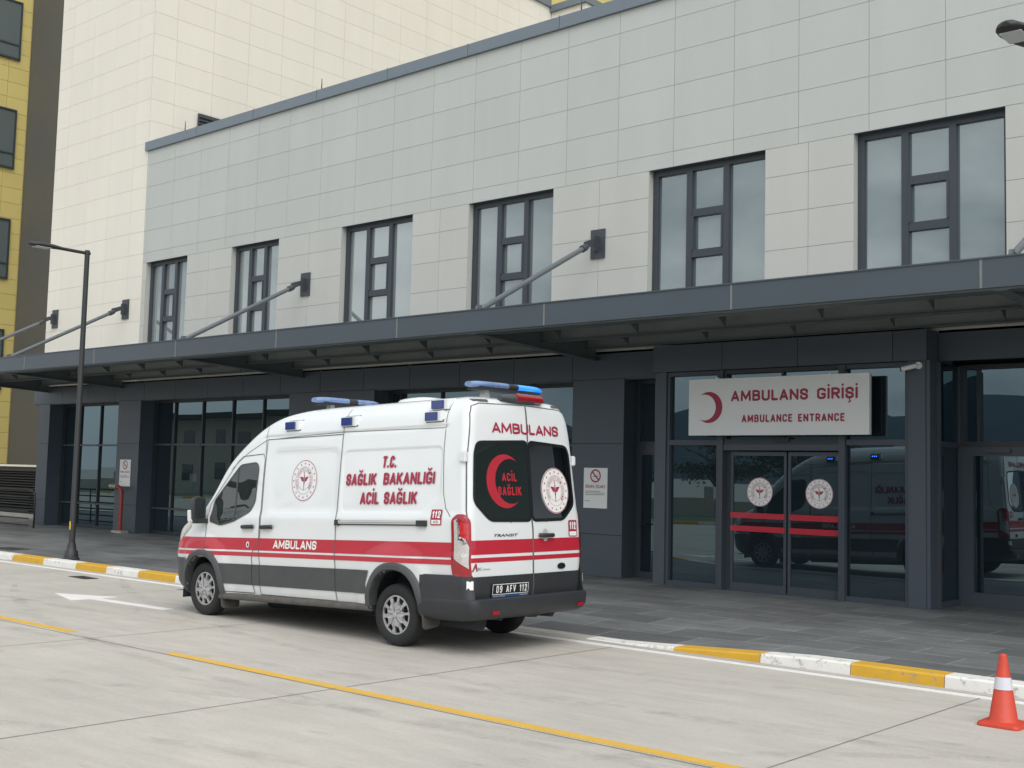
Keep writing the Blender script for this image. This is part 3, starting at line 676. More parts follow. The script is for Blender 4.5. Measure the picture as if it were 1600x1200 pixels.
while x < CX1:
    for y0, y1 in ((YF+.32, 15.2), (15.36, 16.64), (16.8, 18.0)):
        xo = x+(.0 if y0 < 15 else .55 if y0 < 16 else 1.1)
        if all(abs(xo-bx) > .25 for bx in BX) and xo < CX1: MB().prism([(y1, 4.70), (y1, 4.48), (y1-.35, 4.70)], lambda a, b_, h: (h, a, b_), xo-.008, xo+.008).build('stiffener', m_steel, cn)
    x += 1.72
for x in [-35.28, -31.15, -22.89, -13.86, -4.85]:
    foot = Vector((x, YF+.12, 4.82)); head = Vector((x, PW-.16, 6.60)); t = (head-foot).normalized()
    tr = MB().tube([foot+t*.12, head-t*.32], .05, 14).build('tie_rod', m_rod, cn, smooth=True, sharp=40)
    k = MB().tube([head-t*.42, head-t*.30, head-t*.22], [.072, .072, .045], 12); k.prism([(0, -.05), (.34, -.02), (.34, .09), (0, .10)], lambda a, b_, h: tuple(head+Vector((h, -.30+a*1.3, -.14+a*.5+b_))), -.012, .012)
    k.build('clevis', m_plate, tr)
    MB().box(x-.17, x+.17, PW-.035, PW, 6.3, 6.88).build('wall_plate', m_plate, tr)
    MB().box(x-.02, x+.02, PW-.16, PW-.035, 6.42, 6.74).build('lug', m_plate, tr)
    MB().prism([(-.03, 0), (.18, 0), (.12, .12), (.0, .10)], lambda a, b_, h: (x+h, foot.y+a, 4.845+b_*.9), -.02, .02).build('foot_lug', m_rod, tr)

# ------------------------------------------------------------------ tower block behind (cream)
tw = thing('tower_block', 'tall cream panelled hospital tower rising behind the grey wing', 'building', (-33, 20, 0))
trow = [12.12+.658*k for k in range(-14, 18)]
rr = [(a, b, z0, z1) for a, b in cut(-35.87, -30.37, [-35.08, -33.77, -32.45, -31.15]) for z0, z1 in cut(4.4, 23, trow)]
panels('front_wall', m_cream, m_seamc, tw, rr, F, .008, .014)
rr = [(a, b, z0, z1) for a, b in cut(PW, 36.75, [19.17+1.297*k for k in range(0, 14)]) for z0, z1 in cut(10.8, 21.45, trow)]
panels('side_wall', m_cream, m_seamc, tw, rr, lambda a, b, d_: (-30.35+d_-.0, a, b), .008, .014)
rr = [(a, b, z0, z1) for a, b in cut(-30.35, -28.56, [-29.2]) for z0, z1 in cut(10.8, 21.25, trow)]
panels('rear_wall', m_cream, m_seamc, tw, rr, lambda a, b, d_: (a, 36.75-d_, b), .008, .014)
rr = [(a, b, z0, z1) for a, b in cut(36.75, 60, [36.75+1.297*k for k in range(1, 18)]) for z0, z1 in cut(10.8, 21.25, trow)]
panels('side_wall', m_cream, m_seamc, tw, rr, lambda a, b, d_: (-28.55+d_, a, b), .008, .014)
MB().box(-35.86, -30.4, PW+.06, 36.7, 4.4, 23).build('tower_core', m_cream, tw)
MB().box(-35.86, -28.62, 36.82, 60, 4.4, 21.2).build('tower_core', m_cream, tw)
cp = MB(); cp.box(-30.6, -30.25, PW+4, 36.62, 21.45, 21.75); cp.box(-30.6, -28.47, 36.62, 36.95, 21.25, 21.53); cp.box(-28.8, -28.47, 36.95, 60, 21.25, 21.53)
cp.build('coping', m_cap, tw)
lv = MB(); lv.box(-30.32, -30.26, 19.98, 24.0, 10.9, 12.72)
for k in range(15): lv.box(-30.26, -30.2, 19.99, 23.99, 11.05+.11*k, 11.09+.11*k)
lv.build('vent_louvre', m_plate, tw)
for x in (-28.7, -22.72, -14.5, -6.1):
    tag(MB().tube([(x, PW+.12, 11.48), (x, PW+.12, 11.82)], [.018, .008], 6).build('lightning_rod', m_black), 'thin dark lightning rod on the parapet ' + {-28.7: 'beside the louvre', -22.72: 'above the third upper window', -14.5: 'above the fifth upper window', -6.1: 'at the far right'}[x], 'lightning rod')

# ------------------------------------------------------------------ yellow wing on the left
yw = thing('yellow_wing', 'tall yellow panelled hospital wing with dark windows at the left edge', 'building', (-52, 20, 0))
XY = -49.4
YWN = [(z, z+2.45) for z in (5.2, 9.98, 14.78, 19.58)]
rr = []
zr = [2+.66*k for k in range(0, 40)]
for a, b in cut(15.5, 23.92, [23.0-1.32*k for k in range(0, 10)]):
    for z0, z1 in cut(-1, 27, zr): rr.append((a, b, z0, z1))
panels('yellow_wall', m_yel, m_seamy, yw, rr, lambda a, b, d_: (XY+d_, a, b), .014)
MB().box(-75, XY-.04, 15.5, 60, -1, 27).build('wing_core', m_yel, yw)
for z0, z1 in YWN:
    for a, b in ((21.2, 23.38), (17.6, 19.8)):
        f_ = MB(); x0 = XY+.01
        f_.box(x0, x0+.06, a-.08, a, z0-.08, z1+.08); f_.box(x0, x0+.06, b, b+.08, z0-.08, z1+.08); f_.box(x0, x0+.06, a, b, z1, z1+.08); f_.box(x0, x0+.09, a-.0, b, z0-.08, z0)
        f_.box(x0, x0+.05, a, b, z0+.55, z0+.62)
        wo = f_.build('window', m_wfr, yw)
        MB().add([(x0+.012, a, z0), (x0+.012, b, z0), (x0+.012, b, z1), (x0+.012, a, z1)], [(0, 1, 2, 3)]).build('pane', m_gup, wo, recalc=False)
MB().box(XY, -35.9, 23.95, 24.6, -1, 27).build('link_wall', m_brown, yw)
MB().box(-75, 20, 62, 64, 5, 60).build('rear_block', m_yel, yw)

# ------------------------------------------------------------------ fence, railing at left
fe = thing('louvre_fence', 'dark slatted fence with pale coping on a concrete plinth left of the glazing', 'fence', (-40, 20.5, 0))
MB().box(-47, -36.2, 20.42, 20.68, -.0, .24).build('plinth', m_conc2, fe)
sl = MB(); sl.box(-47, -36.2, 20.6, 20.64, .24, 1.9)
z = .27
while z < 1.72: sl.prism([(20.48, z), (20.6, z+.07), (20.6, z+.085), (20.48, z+.015)], lambda a, b, h: (h, a, b), -47, -36.2); z += .093
sl.box(-47, -36.2, 20.46, 20.6, 1.74, 1.9)
sl.build('slat_panel', m_black, fe)
MB().box(-47, -36.15, 20.40, 20.70, 1.9, 1.97).build('coping', m_cream, fe)
ra = thing('handrail', 'dark tubular railing of level bars with a rounded end before the left glazing', 'railing', (-36, 17.3, ZP))
for z in (1.22, 1.0, .79, .58, .37, .17):
    MB().tube([(-42, 17.3, z), (-34.15, 17.3, z)], .021, 8).build('bar', m_black, ra, smooth=True)
MB().tube([(-34.15, 17.3, 1.22), (-33.95, 17.3, 1.20), (-33.83, 17.3, 1.1), (-33.8, 17.3, .95), (-33.8, 17.3, ZP)], .025, 8).build('end_post', m_black, ra, smooth=True)
for x in (-36.4, -38.6, -40.8): MB().tube([(x, 17.3, ZP), (x, 17.3, 1.22)], .025, 8).build('post', m_black, ra, smooth=True)

# ------------------------------------------------------------------ lamp posts
def lamp_post(x, y, label):
    t = thing('street_lamp', label, 'street lamp', (x, y, ZP), 'street lamps along the pavement')
    lat = MB()
    lat.tube([(x, y, ZP), (x, y, ZP+.03), (x, y, ZP+.05), (x, y, ZP+.16), (x, y, ZP+.2), (x, y, ZP+.28), (x, y, ZP+.34)], [.165, .165, .14, .125, .095, .085, .07], 16)
    lat.build('base', m_black, t, smooth=True, sharp=30)
    MB().tube([(x, y, ZP+.3), (x, y, ZP+1.1), (x, y, ZP+1.12), (x, y, 6.36)], [.062, .062, .058, .05], 16).build('pole', m_black, t, smooth=True, sharp=30)
    MB().tube([(x, y+.06, 6.30), (x, y-.62, 6.31)], .033, 10).build('arm', m_black, t, smooth=True, sharp=30)
    hd = MB(); n = 12
    prof = [(-.55, .05), (-.62, .075), (-.75, .12), (-.95, .15), (-1.1, .14), (-1.2, .10), (-1.24, .04)]
    vv = []; ff = []
    for (yy, hw) in prof:
        for k in range(n):
            a = 2*math.pi*k/n; zz = math.sin(a); vv.append((x+hw*math.cos(a), y+yy, 6.30+(.07 if zz > 0 else .028)*zz*(hw/.15)**.5))
    for i in range(len(prof)-1):
        for k in range(n): ff.append((i*n+k, i*n+(k+1) % n, (i+1)*n+(k+1) % n, (i+1)*n+k))
    ff += [tuple(range(n)), tuple((len(prof)-1)*n+k for k in range(n))]
    hd.add(vv, ff); ho = hd.build('lamp_head', m_black, t, smooth=True, sharp=50)
    MB().box(x-.10, x+.10, y-1.12, y-.82, 6.258, 6.272).build('diffuser', m_lampglass, ho)
    return t
lamp_post(-22.2, 12.18, 'black street lamp on the pavement at the left, with a yellow sticker on its pole')
sk = MB(); aa = [R(-165+25*k) for k in range(5)]
sk.add([(-22.2+0.0655*math.cos(a), 12.18+.0655*math.sin(a), z) for z in (.70, .86) for a in aa], [(k, k+1, 6+k, 5+k) for k in range(4)])
sk.build('sticker', m_stick, bpy.data.objects['street_lamp'], smooth=True, recalc=False)
lamp_post(-3.62, 12.30, 'street lamp of which only the dark head reaches in at the top right corner')

# ------------------------------------------------------------------ signs on the building
sn = thing('entrance_sign', 'wide white sign with red crescent and the words ambulance entrance', 'sign', (-9.55, PP-.3, 3.25))
YS = PP-.24; kS = (PP-.24)/(PP-.3); SX = lambda x: x*kS; SZ = lambda z: H+(z-H)*kS
MB().box(SX(-11.23), SX(-7.90), YS, YS+.08, SZ(2.765), SZ(3.745)).build('board', m_white, sn, bevel=.004)
MB().box(-11.1, -7.96, YS+.081, PP-.06, 2.82, 3.72).build('back_box', m_black, sn)
fs = lambda a, b: (SX(a), YS-.004, SZ(b))
put(crescent2d(-10.82, 3.25, .27, .225, .085, 48, -1), fs, 'crescent', m_red, sn)
put(stroke2d('AMBULANS GİRİŞİ', (-10.38, -8.09, 3.342, 3.528), .21, gap=.15), fs, 'heading', m_red, sn)
put(stroke2d('AMBULANCE ENTRANCE', (-10.17, -8.31, 2.982, 3.112), .21, rows=30), fs, 'subheading', m_red, sn)
for x in (-10.7, -8.6): MB().box(x-.02, x+.02, YS+.0, YS+.05, SZ(3.745), SZ(3.765)).build('bracket', m_white, sn)
def nosmoke(x0, x1, z0, z1, y, label):
    t = thing('no_smoking_sign', label, 'sign', ((x0+x1)/2, y, z0), 'white no smoking notices')
    MB().box(x0, x1, y-.012, y, z0, z1).build('board', m_white, t)
    fn = lambda a, b: (x0+(x1-x0)*a, y-.014, z0+(z1-z0)*b)
    W_, H_ = x1-x0, z1-z0; k = W_/H_
    rg = [[(.5+.0+p[0], .80+p[1]*k) for p in f] for f in ring2d(0, 0, .175, .225, 30)]
    c45 = .70711
    bar = [[(.5+c45*(-.18)+c45*dx*0+s*.026*c45, .80+(c45*.18+s*.026*c45)*k) for s in (-1, 1)]+[(.5+c45*.18+s*.026*c45, .80+(-c45*.18+s*.026*c45)*k) for s in (1, -1)] for dx in (0,)]
    put(rg+bar, fn, 'prohibition_ring', m_red, t)
    put([[(.39, .775), (.60, .775), (.60, .792), (.39, .792)], [(.60, .80), (.615, .80), (.60, .835), (.585, .835)]], lambda a, b: (x0+(x1-x0)*a, y-.013, z0+(z1-z0)*b), 'cigarette', m_darktxt, t)
    put(stroke2d('SİGARA İÇİLMEZ', (.08, .92, .50, .575), .2, rows=20, gap=.2), fn, 'heading', m_red, t)
    bars = [[(.07, b), (q, b), (q, b+.012), (.07, b+.012)] for b, q in ((.41, .72), (.37, .9), (.33, .9), (.17, .28))]
    put(bars, fn, 'small_print', m_darktxt, t)
nosmoke(-14.1, -13.53, 1.40, 2.18, PW-.001, 'white no smoking notice on the dark wall just right of the ambulance')
nosmoke(-31.03, -30.46, 1.42, 2.19, PW-.001, 'white no smoking notice on the pillar above the red pipe')
# camera
cc = thing('security_camera', 'small white bullet security camera above the entrance sign', 'security camera', (-7.2, PP, 3.83))
MB().tube([(-7.22, PP, 3.85), (-7.22, PP-.035, 3.85)], .055, 16).build('mount', m_white, cc, smooth=True, sharp=40)
MB().tube([(-7.22, PP-.03, 3.85), (-7.27, PP-.09, 3.84)], .022, 8).build('bracket', m_white, cc, smooth=True)
cb = MB().tube([(-7.25, PP-.08, 3.84), (-7.44, PP-.16, 3.79)], .038, 14).build('body', m_white, cc, smooth=True, sharp=40)
MB().tube([(-7.435, PP-.158, 3.791), (-7.455, PP-.167, 3.786)], .036, 14).build('lens', m_black, cb, smooth=True, sharp=40)
MB().tube([(-7.36, PP-.12, 3.81), (-7.37, PP-.13, 3.73)], .018, 8).build('cable_stub', m_black, cc)
# fire pipe
fp = thing('fire_connection', 'red fire service pipe rising from the pavement with a metal coupling', 'standpipe', (-30.5, PW-.25, ZP))
yq = PW-.22
MB().tube([(-30.52, yq, ZP), (-30.52, yq, 1.22), (-30.55, yq, 1.31), (-30.62, yq, 1.38), (-30.72, yq, 1.40), (-30.78, yq, 1.40)], .06, 14).build('pipe', m_pipe, fp, smooth=True, sharp=50)
MB().tube([(-30.76, yq, 1.4), (-30.82, yq, 1.4), (-30.83, yq, 1.4), (-30.98, yq, 1.41), (-30.99, yq, 1.41), (-31.12, yq, 1.42)], [.085, .085, .055, .055, .075, .07], 14).build('coupling', m_brass, fp, smooth=True, sharp=40)
MB().box(-30.78, -30.26, yq-.12, yq+.12, ZP, ZP+.07).build('base_block', m_conc2, fp)
# cone
cx, cy = -3.43, 10.28
cne = thing('traffic_cone', 'orange traffic cone with one white band at the lower right corner', 'traffic cone', (cx, cy, 0))
def sq(h, z, r=.3, n=6):
    p = []
    for q in range(4):
        for k in range(n+1):
            a = math.pi/2*q+math.pi/2*k/n; sx = 1 if q in (0, 3) else -1; sy = 1 if q < 2 else -1
            p.append((cx+sx*(h-r*h)+r*h*math.cos(a), cy+sy*(h-r*h)+r*h*math.sin(a), z))
    return p
cbm = MB(); hs = [(.172, .0), (.175, .012), (.168, .03), (.13, .042)]
v = []; n_ = len(sq(.1, 0))
for h, z in hs: v += sq(h, z)
f_ = [tuple(range(n_))]
for i in range(len(hs)-1): f_ += [(i*n_+k, i*n_+(k+1) % n_, (i+1)*n_+(k+1) % n_, (i+1)*n_+k) for k in range(n_)]
f_.append(tuple((len(hs)-1)*n_+k for k in range(n_)))
cbm.add(v, f_); cbm.build('base', m_orange, cne, smooth=True, sharp=40)
rz = lambda z: .122-.16*z
MB().tube([(cx, cy, .04), (cx, cy, .05), (cx, cy, .57), (cx, cy, .585), (cx, cy, .59)], [.128, rz(.05), rz(.57), .028, .02], 28).build('body', m_orange, cne, smooth=True, sharp=60)
MB().tube([(cx, cy, .30), (cx, cy, .40)], [rz(.30)+.003, rz(.40)+.003], 28, caps=False).build('band', m_coneband, cne, smooth=True)

# ------------------------------------------------------------------ the ambulance
VC, VX, VZ, RK = 10.44, -13.69, .35, R(2.1)
cR, sR = math.cos(RK), math.sin(RK)
def V(s, t, u): return (VX+s*cR-(u-VZ)*sR, VC+t, VZ+s*sR+(u-VZ)*cR)
def table(pts):
    xs = [p[0] for p in pts]; ys = [p[1] for p in pts]; n = len(xs)
    d = [(ys[i+1]-ys[i])/(xs[i+1]-xs[i]) for i in range(n-1)]
    mm = [d[0]]+[0 if d[i-1]*d[i] <= 0 else 2*d[i-1]*d[i]/(d[i-1]+d[i]) for i in range(1, n-1)]+[d[-1]]
    def f(x):
        if x <= xs[0]: return ys[0]
        if x >= xs[-1]: return ys[-1]
        i = 0
        while xs[i+1] < x: i += 1
        h = xs[i+1]-xs[i]; t = (x-xs[i])/h
        return (2*t**3-3*t*t+1)*ys[i]+(t**3-2*t*t+t)*h*mm[i]+(-2*t**3+3*t*t)*ys[i+1]+(t**3-t*t)*h*mm[i+1]
    return f
Wt = table([(.28, .96), (.45, 1.0), (.70, 1.012), (.86, 1.03), (1.0, 1.022), (1.2, 1.02), (1.32, 1.018), (1.40, 1.0), (1.5, .993), (1.9, .965), (2.2, .938), (2.34, .922), (2.45, .90), (2.55, .862), (2.62, .81), (2.67, .74), (2.70, .65), (2.715, .52), (2.72, .40)])
Ft = table([(.28, -.80), (.45, -.98), (.75, -1.02), (.95, -.985), (1.05, -.94), (1.15, -.86), (1.28, -.62), (1.36, -.42), (1.485, -.22), (2.04, .26), (2.32, .64), (2.49, .93), (2.61, 1.22), (2.67, 1.52), (2.705, 1.85), (2.72, 2.3)])
Bt = table([(.28, 4.9), (.6, 4.95), (1.0, 4.95), (1.9, 4.895), (2.45, 4.855), (2.6, 4.835), (2.66, 4.80), (2.70, 4.70), (2.72, 4.5)])
RC = .10
def sstep(x): x = max(0, min(1, x)); return x*x*(3-2*x)
def rrect(s, u, s0, s1, u0, u1, r):
    cxs, cyu = (s0+s1)/2, (u0+u1)/2; dx = abs(s-cxs)-(s1-s0)/2+r; dy = abs(u-cyu)-(u1-u0)/2+r
    return -(math.hypot(max(dx, 0), max(dy, 0))+min(max(dx, dy), 0)-r)
def feature(s, u):
    d = .0016*math.sin(3.1*s+1.3*u)*math.sin(4.3*u+.7*s)+.0009*math.sin(9.7*s+2.2)*math.sin(7.9*u)   # sheet metal is never quite flat
    if 1.3 < u < 2.25:
        d -= .011*sstep(rrect(s, u, 1.41, 2.71, 1.385, 2.165, .09)/.024+.3)
        q = rrect(s, u, 2.80, 4.48, 1.385, 2.13, .08)
        q = min(q, ((u-1.385)-(s-4.20)*.72)*.8+.0)
        d -= .011*sstep(q/.024+.3)
    if s > .9: d -= .011*math.exp(-((u-2.352)/.017)**2)*sstep((s-.9)/.4)*sstep((4.56-s)/.06)
    if s > .9: d += .006*sstep((u-2.36)/.03)*sstep((2.56-u)/.05)*sstep((4.6-s)/.08)
    for c_, k_ in ((0, .40), (3.77, .33)):
        rr_ = math.hypot((s-c_)/1.0, (u-k_)/1.0)
        if rr_ < .9: d += .022*sstep((.74-rr_)/.16)
    return d
def shp(u):
    k = max(0, min(1, (u-1.0)/.5)); return (.6-.15*k, 2.3+.8*k)
def half(s, u):
    w_ = Wt(u); F_ = Ft(u); dp, n = shp(u); s0 = F_+dp
    if s < s0:
        x = max(0, min(1, (s0-s)/dp)); return w_*(1-x**n)**(1/n)
    e = Bt(u)-RC-.03
    return w_+feature(s, u)*sstep((s-s0)/.08)*sstep((e-s)/.06+.0)
def side(sg): return lambda s, u, off=0.: V(s, sg*(half(s, u)+off), u)
near, far = side(-1), side(1)
def rear(t, u, off=0.):
    w_ = Wt(u); a = min(abs(t), w_-.003); s = Bt(u)-.03*(a/w_)**2
    if a > w_-RC: s = s-RC+math.sqrt(max(RC*RC-(a-(w_-RC))**2, 0))
    k = max(0, (a-(w_-RC))/RC)
    return V(s+off*(1-.5*k), math.copysign(a+off*.9*k, t), u)
def front(t, u, off=0.):
    w_ = Wt(u); F_ = Ft(u); dp, n = shp(u); x = min(abs(t)/w_, .995)
    return V(F_+dp-dp*(1-x**n)**(1/n)-off, t, u)
def wrap(q, u, off=0.):
    """q: metres along the near side to the rear corner (q=0) and round it"""
    w_ = Wt(u)+off; s0 = Bt(u)-RC-.03; r = RC+off
    if q <= 0: return V(s0+q, -w_, u)
    a = min(q/RC, math.pi/2); x = V(s0+r*math.sin(a), -(w_-r+r*math.cos(a)), u)
    return x
def rp(poly, r, n=5):
    o = []; N = len(poly)
    for i in range(N):
        p, c, q = Vector(poly[i-1]), Vector(poly[i]), Vector(poly[(i+1) % N])
        a = c+(p-c).normalized()*min(r, (p-c).length*.45); b = c+(q-c).normalized()*min(r, (q-c).length*.45)
        for k in range(n+1):
            t = k/n; o.append(tuple(a*(1-t)**2+c*2*t*(1-t)+b*t*t))
    return o
def ribbon(pts, wd, step=.05):
    """thin strip along a 2D polyline -> quads"""
    P = []
    for a, b in zip(pts, pts[1:]):
        a, b = Vector(a), Vector(b); n = max(1, int((b-a).length/step))
        for k in range(n): P.append(a+(b-a)*k/n)
    P.append(Vector(pts[-1])); fs_ = []; prev = None
    for i, p in enumerate(P):
        t = (P[min(i+1, len(P)-1)]-P[max(i-1, 0)]).normalized(); nn = Vector((-t.y, t.x))*wd/2
        cur = (tuple(p-nn), tuple(p+nn))
        if prev: fs_.append([prev[0], prev[1], cur[1], cur[0]])
        prev = cur
    return fs_

av = thing('ambulance', 'white high roof ambulance van with red stripes and blue lamps parked at the kerb', 'ambulance', (VX+1.9, VC, 0))
us = []
u = .28
while u < 2.395: us.append(u); u += .030 if u < 1.34 or 1.45 < u < 2.08 else .0125
us += [2.40, 2.43, 2.46, 2.49, 2.52, 2.55, 2.58, 2.60, 2.62, 2.64, 2.655, 2.67, 2.68, 2.69, 2.70, 2.707, 2.713, 2.717, 2.72]
NF, NS, NC, NR = 14, 300, 6, 14
def outline(u):
    w_ = Wt(u); F_ = Ft(u); dp, n = shp(u); s0 = F_+dp; e = Bt(u)-RC-.03; o = []
    for k in range(NF):
        ph = k/NF*math.pi/2; o.append((s0-dp*math.cos(ph)**(2/n), w_*math.sin(ph)**(2/n)))
    for k in range(NS): s = s0+(e-s0)*k/(NS-1); o.append((s, half(s, u)))
    r = min(RC, w_)
    for k in range(1, NC+1):
        a = k/NC*math.pi/2; t = w_-r+r*math.cos(a); o.append((Bt(u)-r+r*math.sin(a)-.03*(t/w_)**2, t))
    for k in range(1, NR+1):
        t = (w_-r)*(1-k/NR); o.append((Bt(u)-.03*(t/w_)**2, t))
    return o
def arch_in(s, u, c_, a, top):
    return u < top and ((abs(s-c_)/a)**2.4+(max(u-.2, 0)/(top-.2))**2.4) < 1
ARCH = ((0.02, .42, .80), (3.77, .42, .73))
bb = MB(); NO = NF+NS+NC+NR; OL = [outline(u) for u in us]
for sg in (-1, 1):
    b0 = len(bb.v)
    for u, o in zip(us, OL): bb.v += [V(s, sg*t, u) for s, t in o]
    for j in range(len(us)-1):
        for k in range(NO-1):
            sc_ = (OL[j][k][0]+OL[j+1][k+1][0])/2; uc = (us[j]+us[j+1])/2
            if OL[j][k][1] > .7 and any(arch_in(sc_, uc, *A) for A in ARCH): continue
            f = [b0+j*NO+k, b0+j*NO+k+1, b0+(j+1)*NO+k+1, b0+(j+1)*NO+k]
            bb.f.append(f); bb.mi.append(0)
h_ = len(us)*NO
for j, mi in ((len(us)-1, 0), (0, 1)):
    for k in range(NO-1):
        bb.f.append([j*NO+k, j*NO+k+1, h_+j*NO+k+1, h_+j*NO+k]); bb.mi.append(mi)
me = bb.build('body', [m_van, m_under], av)
bm = bmesh.new(); bm.from_mesh(me.data); bmesh.ops.remove_doubles(bm, verts=bm.verts, dist=1e-4); bmesh.ops.recalc_face_normals(bm, faces=bm.faces); bm.to_mesh(me.data); bm.free()
for p in me.data.polygons: p.use_smooth = True
body = me
# wheel wells and floor
ww = MB()
for c_ in (0.02, 3.77):
    for sg in (-1, 1):
        n = 16; vv = []
        for k in range(n+1):
            a = math.pi*k/n; s = c_-.50*math.cos(a); u = .22+(.62 if c_ < 1 else .56)*math.sin(a)
            vv += [V(s, sg*.99, u), V(s, sg*.60, u)]
        ww.add(vv, [(2*k, 2*k+2, 2*k+3, 2*k+1) for k in range(n)])
        ww.add([V(c_-.5, sg*.6, .2), V(c_+.5, sg*.6, .2), V(c_+.5, sg*.6, .9), V(c_-.5, sg*.6, .9)], [(0, 1, 2, 3)])
ww.add([V(-.8, -.9, .30), V(4.85, -.9, .30), V(4.85, .9, .30), V(-.8, .9, .30)], [(0, 1, 2, 3)])
ww.build('wheel_well', m_under, av)
ub = MB()
ub.tube([(VX, VC-.7, .36), (VX, VC+.7, .36)], .05, 8); ub.tube([(VX+3.75, VC-.75, .36), (VX+3.75, VC+.75, .36)], .075, 10); ub.tube([(VX+3.75, VC-.15, .36), (VX+3.75, VC+.15, .36)], .15, 12)
ub.tube([V(.6, -.3, .16), V(3.1, -.3, .18)], .07, 8); ub.tube([V(4.0, -.55, .17), V(4.75, -.62, .16)], .09, 10); ub.tube([V(1, .45, .22), V(4.9, .45, .22)], .06, 6); ub.tube([V(1, -.45, .24), V(4.9, -.45, .24)], .06, 6)
ub.build('underbody', m_under, av, smooth=True, sharp=40)

def sidepart(poly, name, m_, off, parent=av, grid=.06, sides=(near,), smooth=True):
    mb = MB()
    for sf in sides:
        d_ = decal([poly] if not isinstance(poly[0][0], (tuple, list, Vector)) else poly, lambda a, b: sf(a, b, off), grid); mb.add(d_.v, d_.f)
    return mb.build(name, m_, parent, smooth=smooth, recalc=False)
# doors as panels of their own, with the gaps round them
fd_poly = [(.085, .88), (.30, .84), (.50, .345), (1.135, .345), (1.10, .55), (1.105, .80), (1.15, .92), (1.245, 1.02), (1.25, 1.23), (1.262, 2.08), (1.22, 2.14), (.80, 2.12), (.70, 2.06), (.15, 1.50), (.085, 1.22)]
sd_poly = [(1.262, .335), (2.742, .325), (2.745, 1.27), (2.768, 2.16), (2.765, 2.335), (1.285, 2.325), (1.27, 1.2)]
for sf, nm in ((near, 0), (far, 1)):
    fd = sidepart(fd_poly, 'front_door', m_van, .003, sides=(sf,), grid=.05)
    sl_ = sidepart(sd_poly, 'sliding_door', m_van, .003, sides=(sf,), grid=.05)
    put(ribbon(fd_poly+[fd_poly[0]], .010), lambda a, b, sf=sf: sf(a, b, .0075), 'door_gap', m_vsm, fd)
    put(ribbon(sd_poly+[sd_poly[0]], .010), lambda a, b, sf=sf: sf(a, b, .0075), 'door_gap', m_vsm, sl_)
    win = rp([(.165, 1.27), (.40, 1.215), (.70, 1.27), (1.02, 1.39), (1.12, 1.52), (1.15, 1.96), (1.10, 2.03), (.76, 2.005), (.24, 1.545)], .05)
    wo = sidepart(win, 'side_window', m_vgl, .008, fd, sides=(sf,))
    put(ribbon(win+[win[0]], .022), lambda a, b, sf=sf: sf(a, b, .010), 'window_seal', m_vpl, wo)
    put(ribbon([(.715, 1.97), (.70, 1.27)], .03), lambda a, b, sf=sf: sf(a, b, .011), 'window_bar', m_vpl, wo)
    sidepart(rp([(.165, 1.26), (.40, 1.225), (.33, 1.33), (.30, 1.46), (.24, 1.545)], .02), 'mirror_sail', m_vpl, .013, fd, sides=(sf,))
    for dd, s0 in ((fd, 1.03), (sl_, 1.42)):
        hb = MB(); sg = -1 if sf is near else 1
        hb.tube([V(s0-.115, sg*(half(s0, 1.2)+.018), 1.192), V(s0-.10, sg*(half(s0, 1.2)+.038), 1.195), V(s0+.10, sg*(half(s0, 1.2)+.038), 1.20), V(s0+.115, sg*(half(s0, 1.2)+.018), 1.20)], .026, 8)
        hb.build('door_handle', m_black, dd, smooth=True, sharp=60)
        sidepart(disc2d(s0-.01, 1.21, .055, 16, .045), 'handle_cup', m_vsm if 0 else m_van, .006, dd, sides=(sf,))
    # window seams on the fixed bodywork
    sm = ribbon([(2.765, 2.335), (2.765, 2.69)], .009)+ribbon([(4.505, 2.69), (4.505, 2.35), (4.50, 2.1), (4.53, 1.6), (4.575, 1.43), (4.66, 1.34)], .008)+ribbon([(1.26, 2.14), (1.25, 2.32), (1.25, 2.5)], .008)+ribbon([(.08, .88), (.08, 1.22)], .008)+ribbon([(.55, 1.95), (.9, 2.17), (1.26, 2.32), (1.9, 2.345), (2.76, 2.362), (4.50, 2.338)], .007)
    put(sm, lambda a, b, sf=sf: sf(a, b, .004), 'panel_gap', m_vsm, body)
    # red stripes
    S1 = [(-.86, .895), (4.79, .897), (4.79, 1.058), (-.80, 1.05)]; S2 = [(-.86, .818), (4.79, .816), (4.79, .872), (-.86, .87)]
    sidepart([S1, S2], 'red_stripe', m_vred, .006, sides=(sf,), grid=.04)
    # lower cladding between the wheels
    C1 = [(.42, .45), (3.32, .44), (3.30, .56), (3.36, .714), (.40, .712)]
    sidepart(C1, 'side_cladding', m_vpl, .013, sides=(sf,), grid=.05)
    put(ribbon([(1.262, .45), (1.262, .71)], .010)+ribbon([(1.105, .45), (1.105, .71)], .010)+ribbon([(2.743, .45), (2.743, .71)], .010), lambda a, b, sf=sf: sf(a, b, .015), 'cladding_gap', m_plate_b, av)
    # wheel arch flares
    for c_, a, top in ARCH:
        fl = MB(); n = 28; rows = []
        for k in range(n+1):
            th = math.pi*(.02+.96*k/n); cs, sn_ = math.cos(th), math.sin(th); ex = 2/2.4
            px_c = math.copysign(abs(cs)**ex, -cs); py_c = abs(sn_)**ex
            si, ui = c_+px_c*(a-.01), .2+(top-.2)*py_c; so_, uo = c_+px_c*(a+.085), .2+(top+.085-.2)*py_c
            row = []
            for q, of in ((0, -.10), (0, .030), (.12, .040), (.7, .034), (1, .004)):
                s_ = si+(so_-si)*q; u_ = max(ui+(uo-ui)*q, .3); row.append(sf(s_, u_, of))
            rows.append(row)
        m5 = 5
        fl.add([p for r_ in rows for p in r_], [(i*m5+j, i*m5+j+1, (i+1)*m5+j+1, (i+1)*m5+j) for i in range(n) for j in range(m5-1)])
        fl.build('wheel_arch', m_vpl, av, smooth=True, sharp=45)
    sg = -1 if sf is near else 1
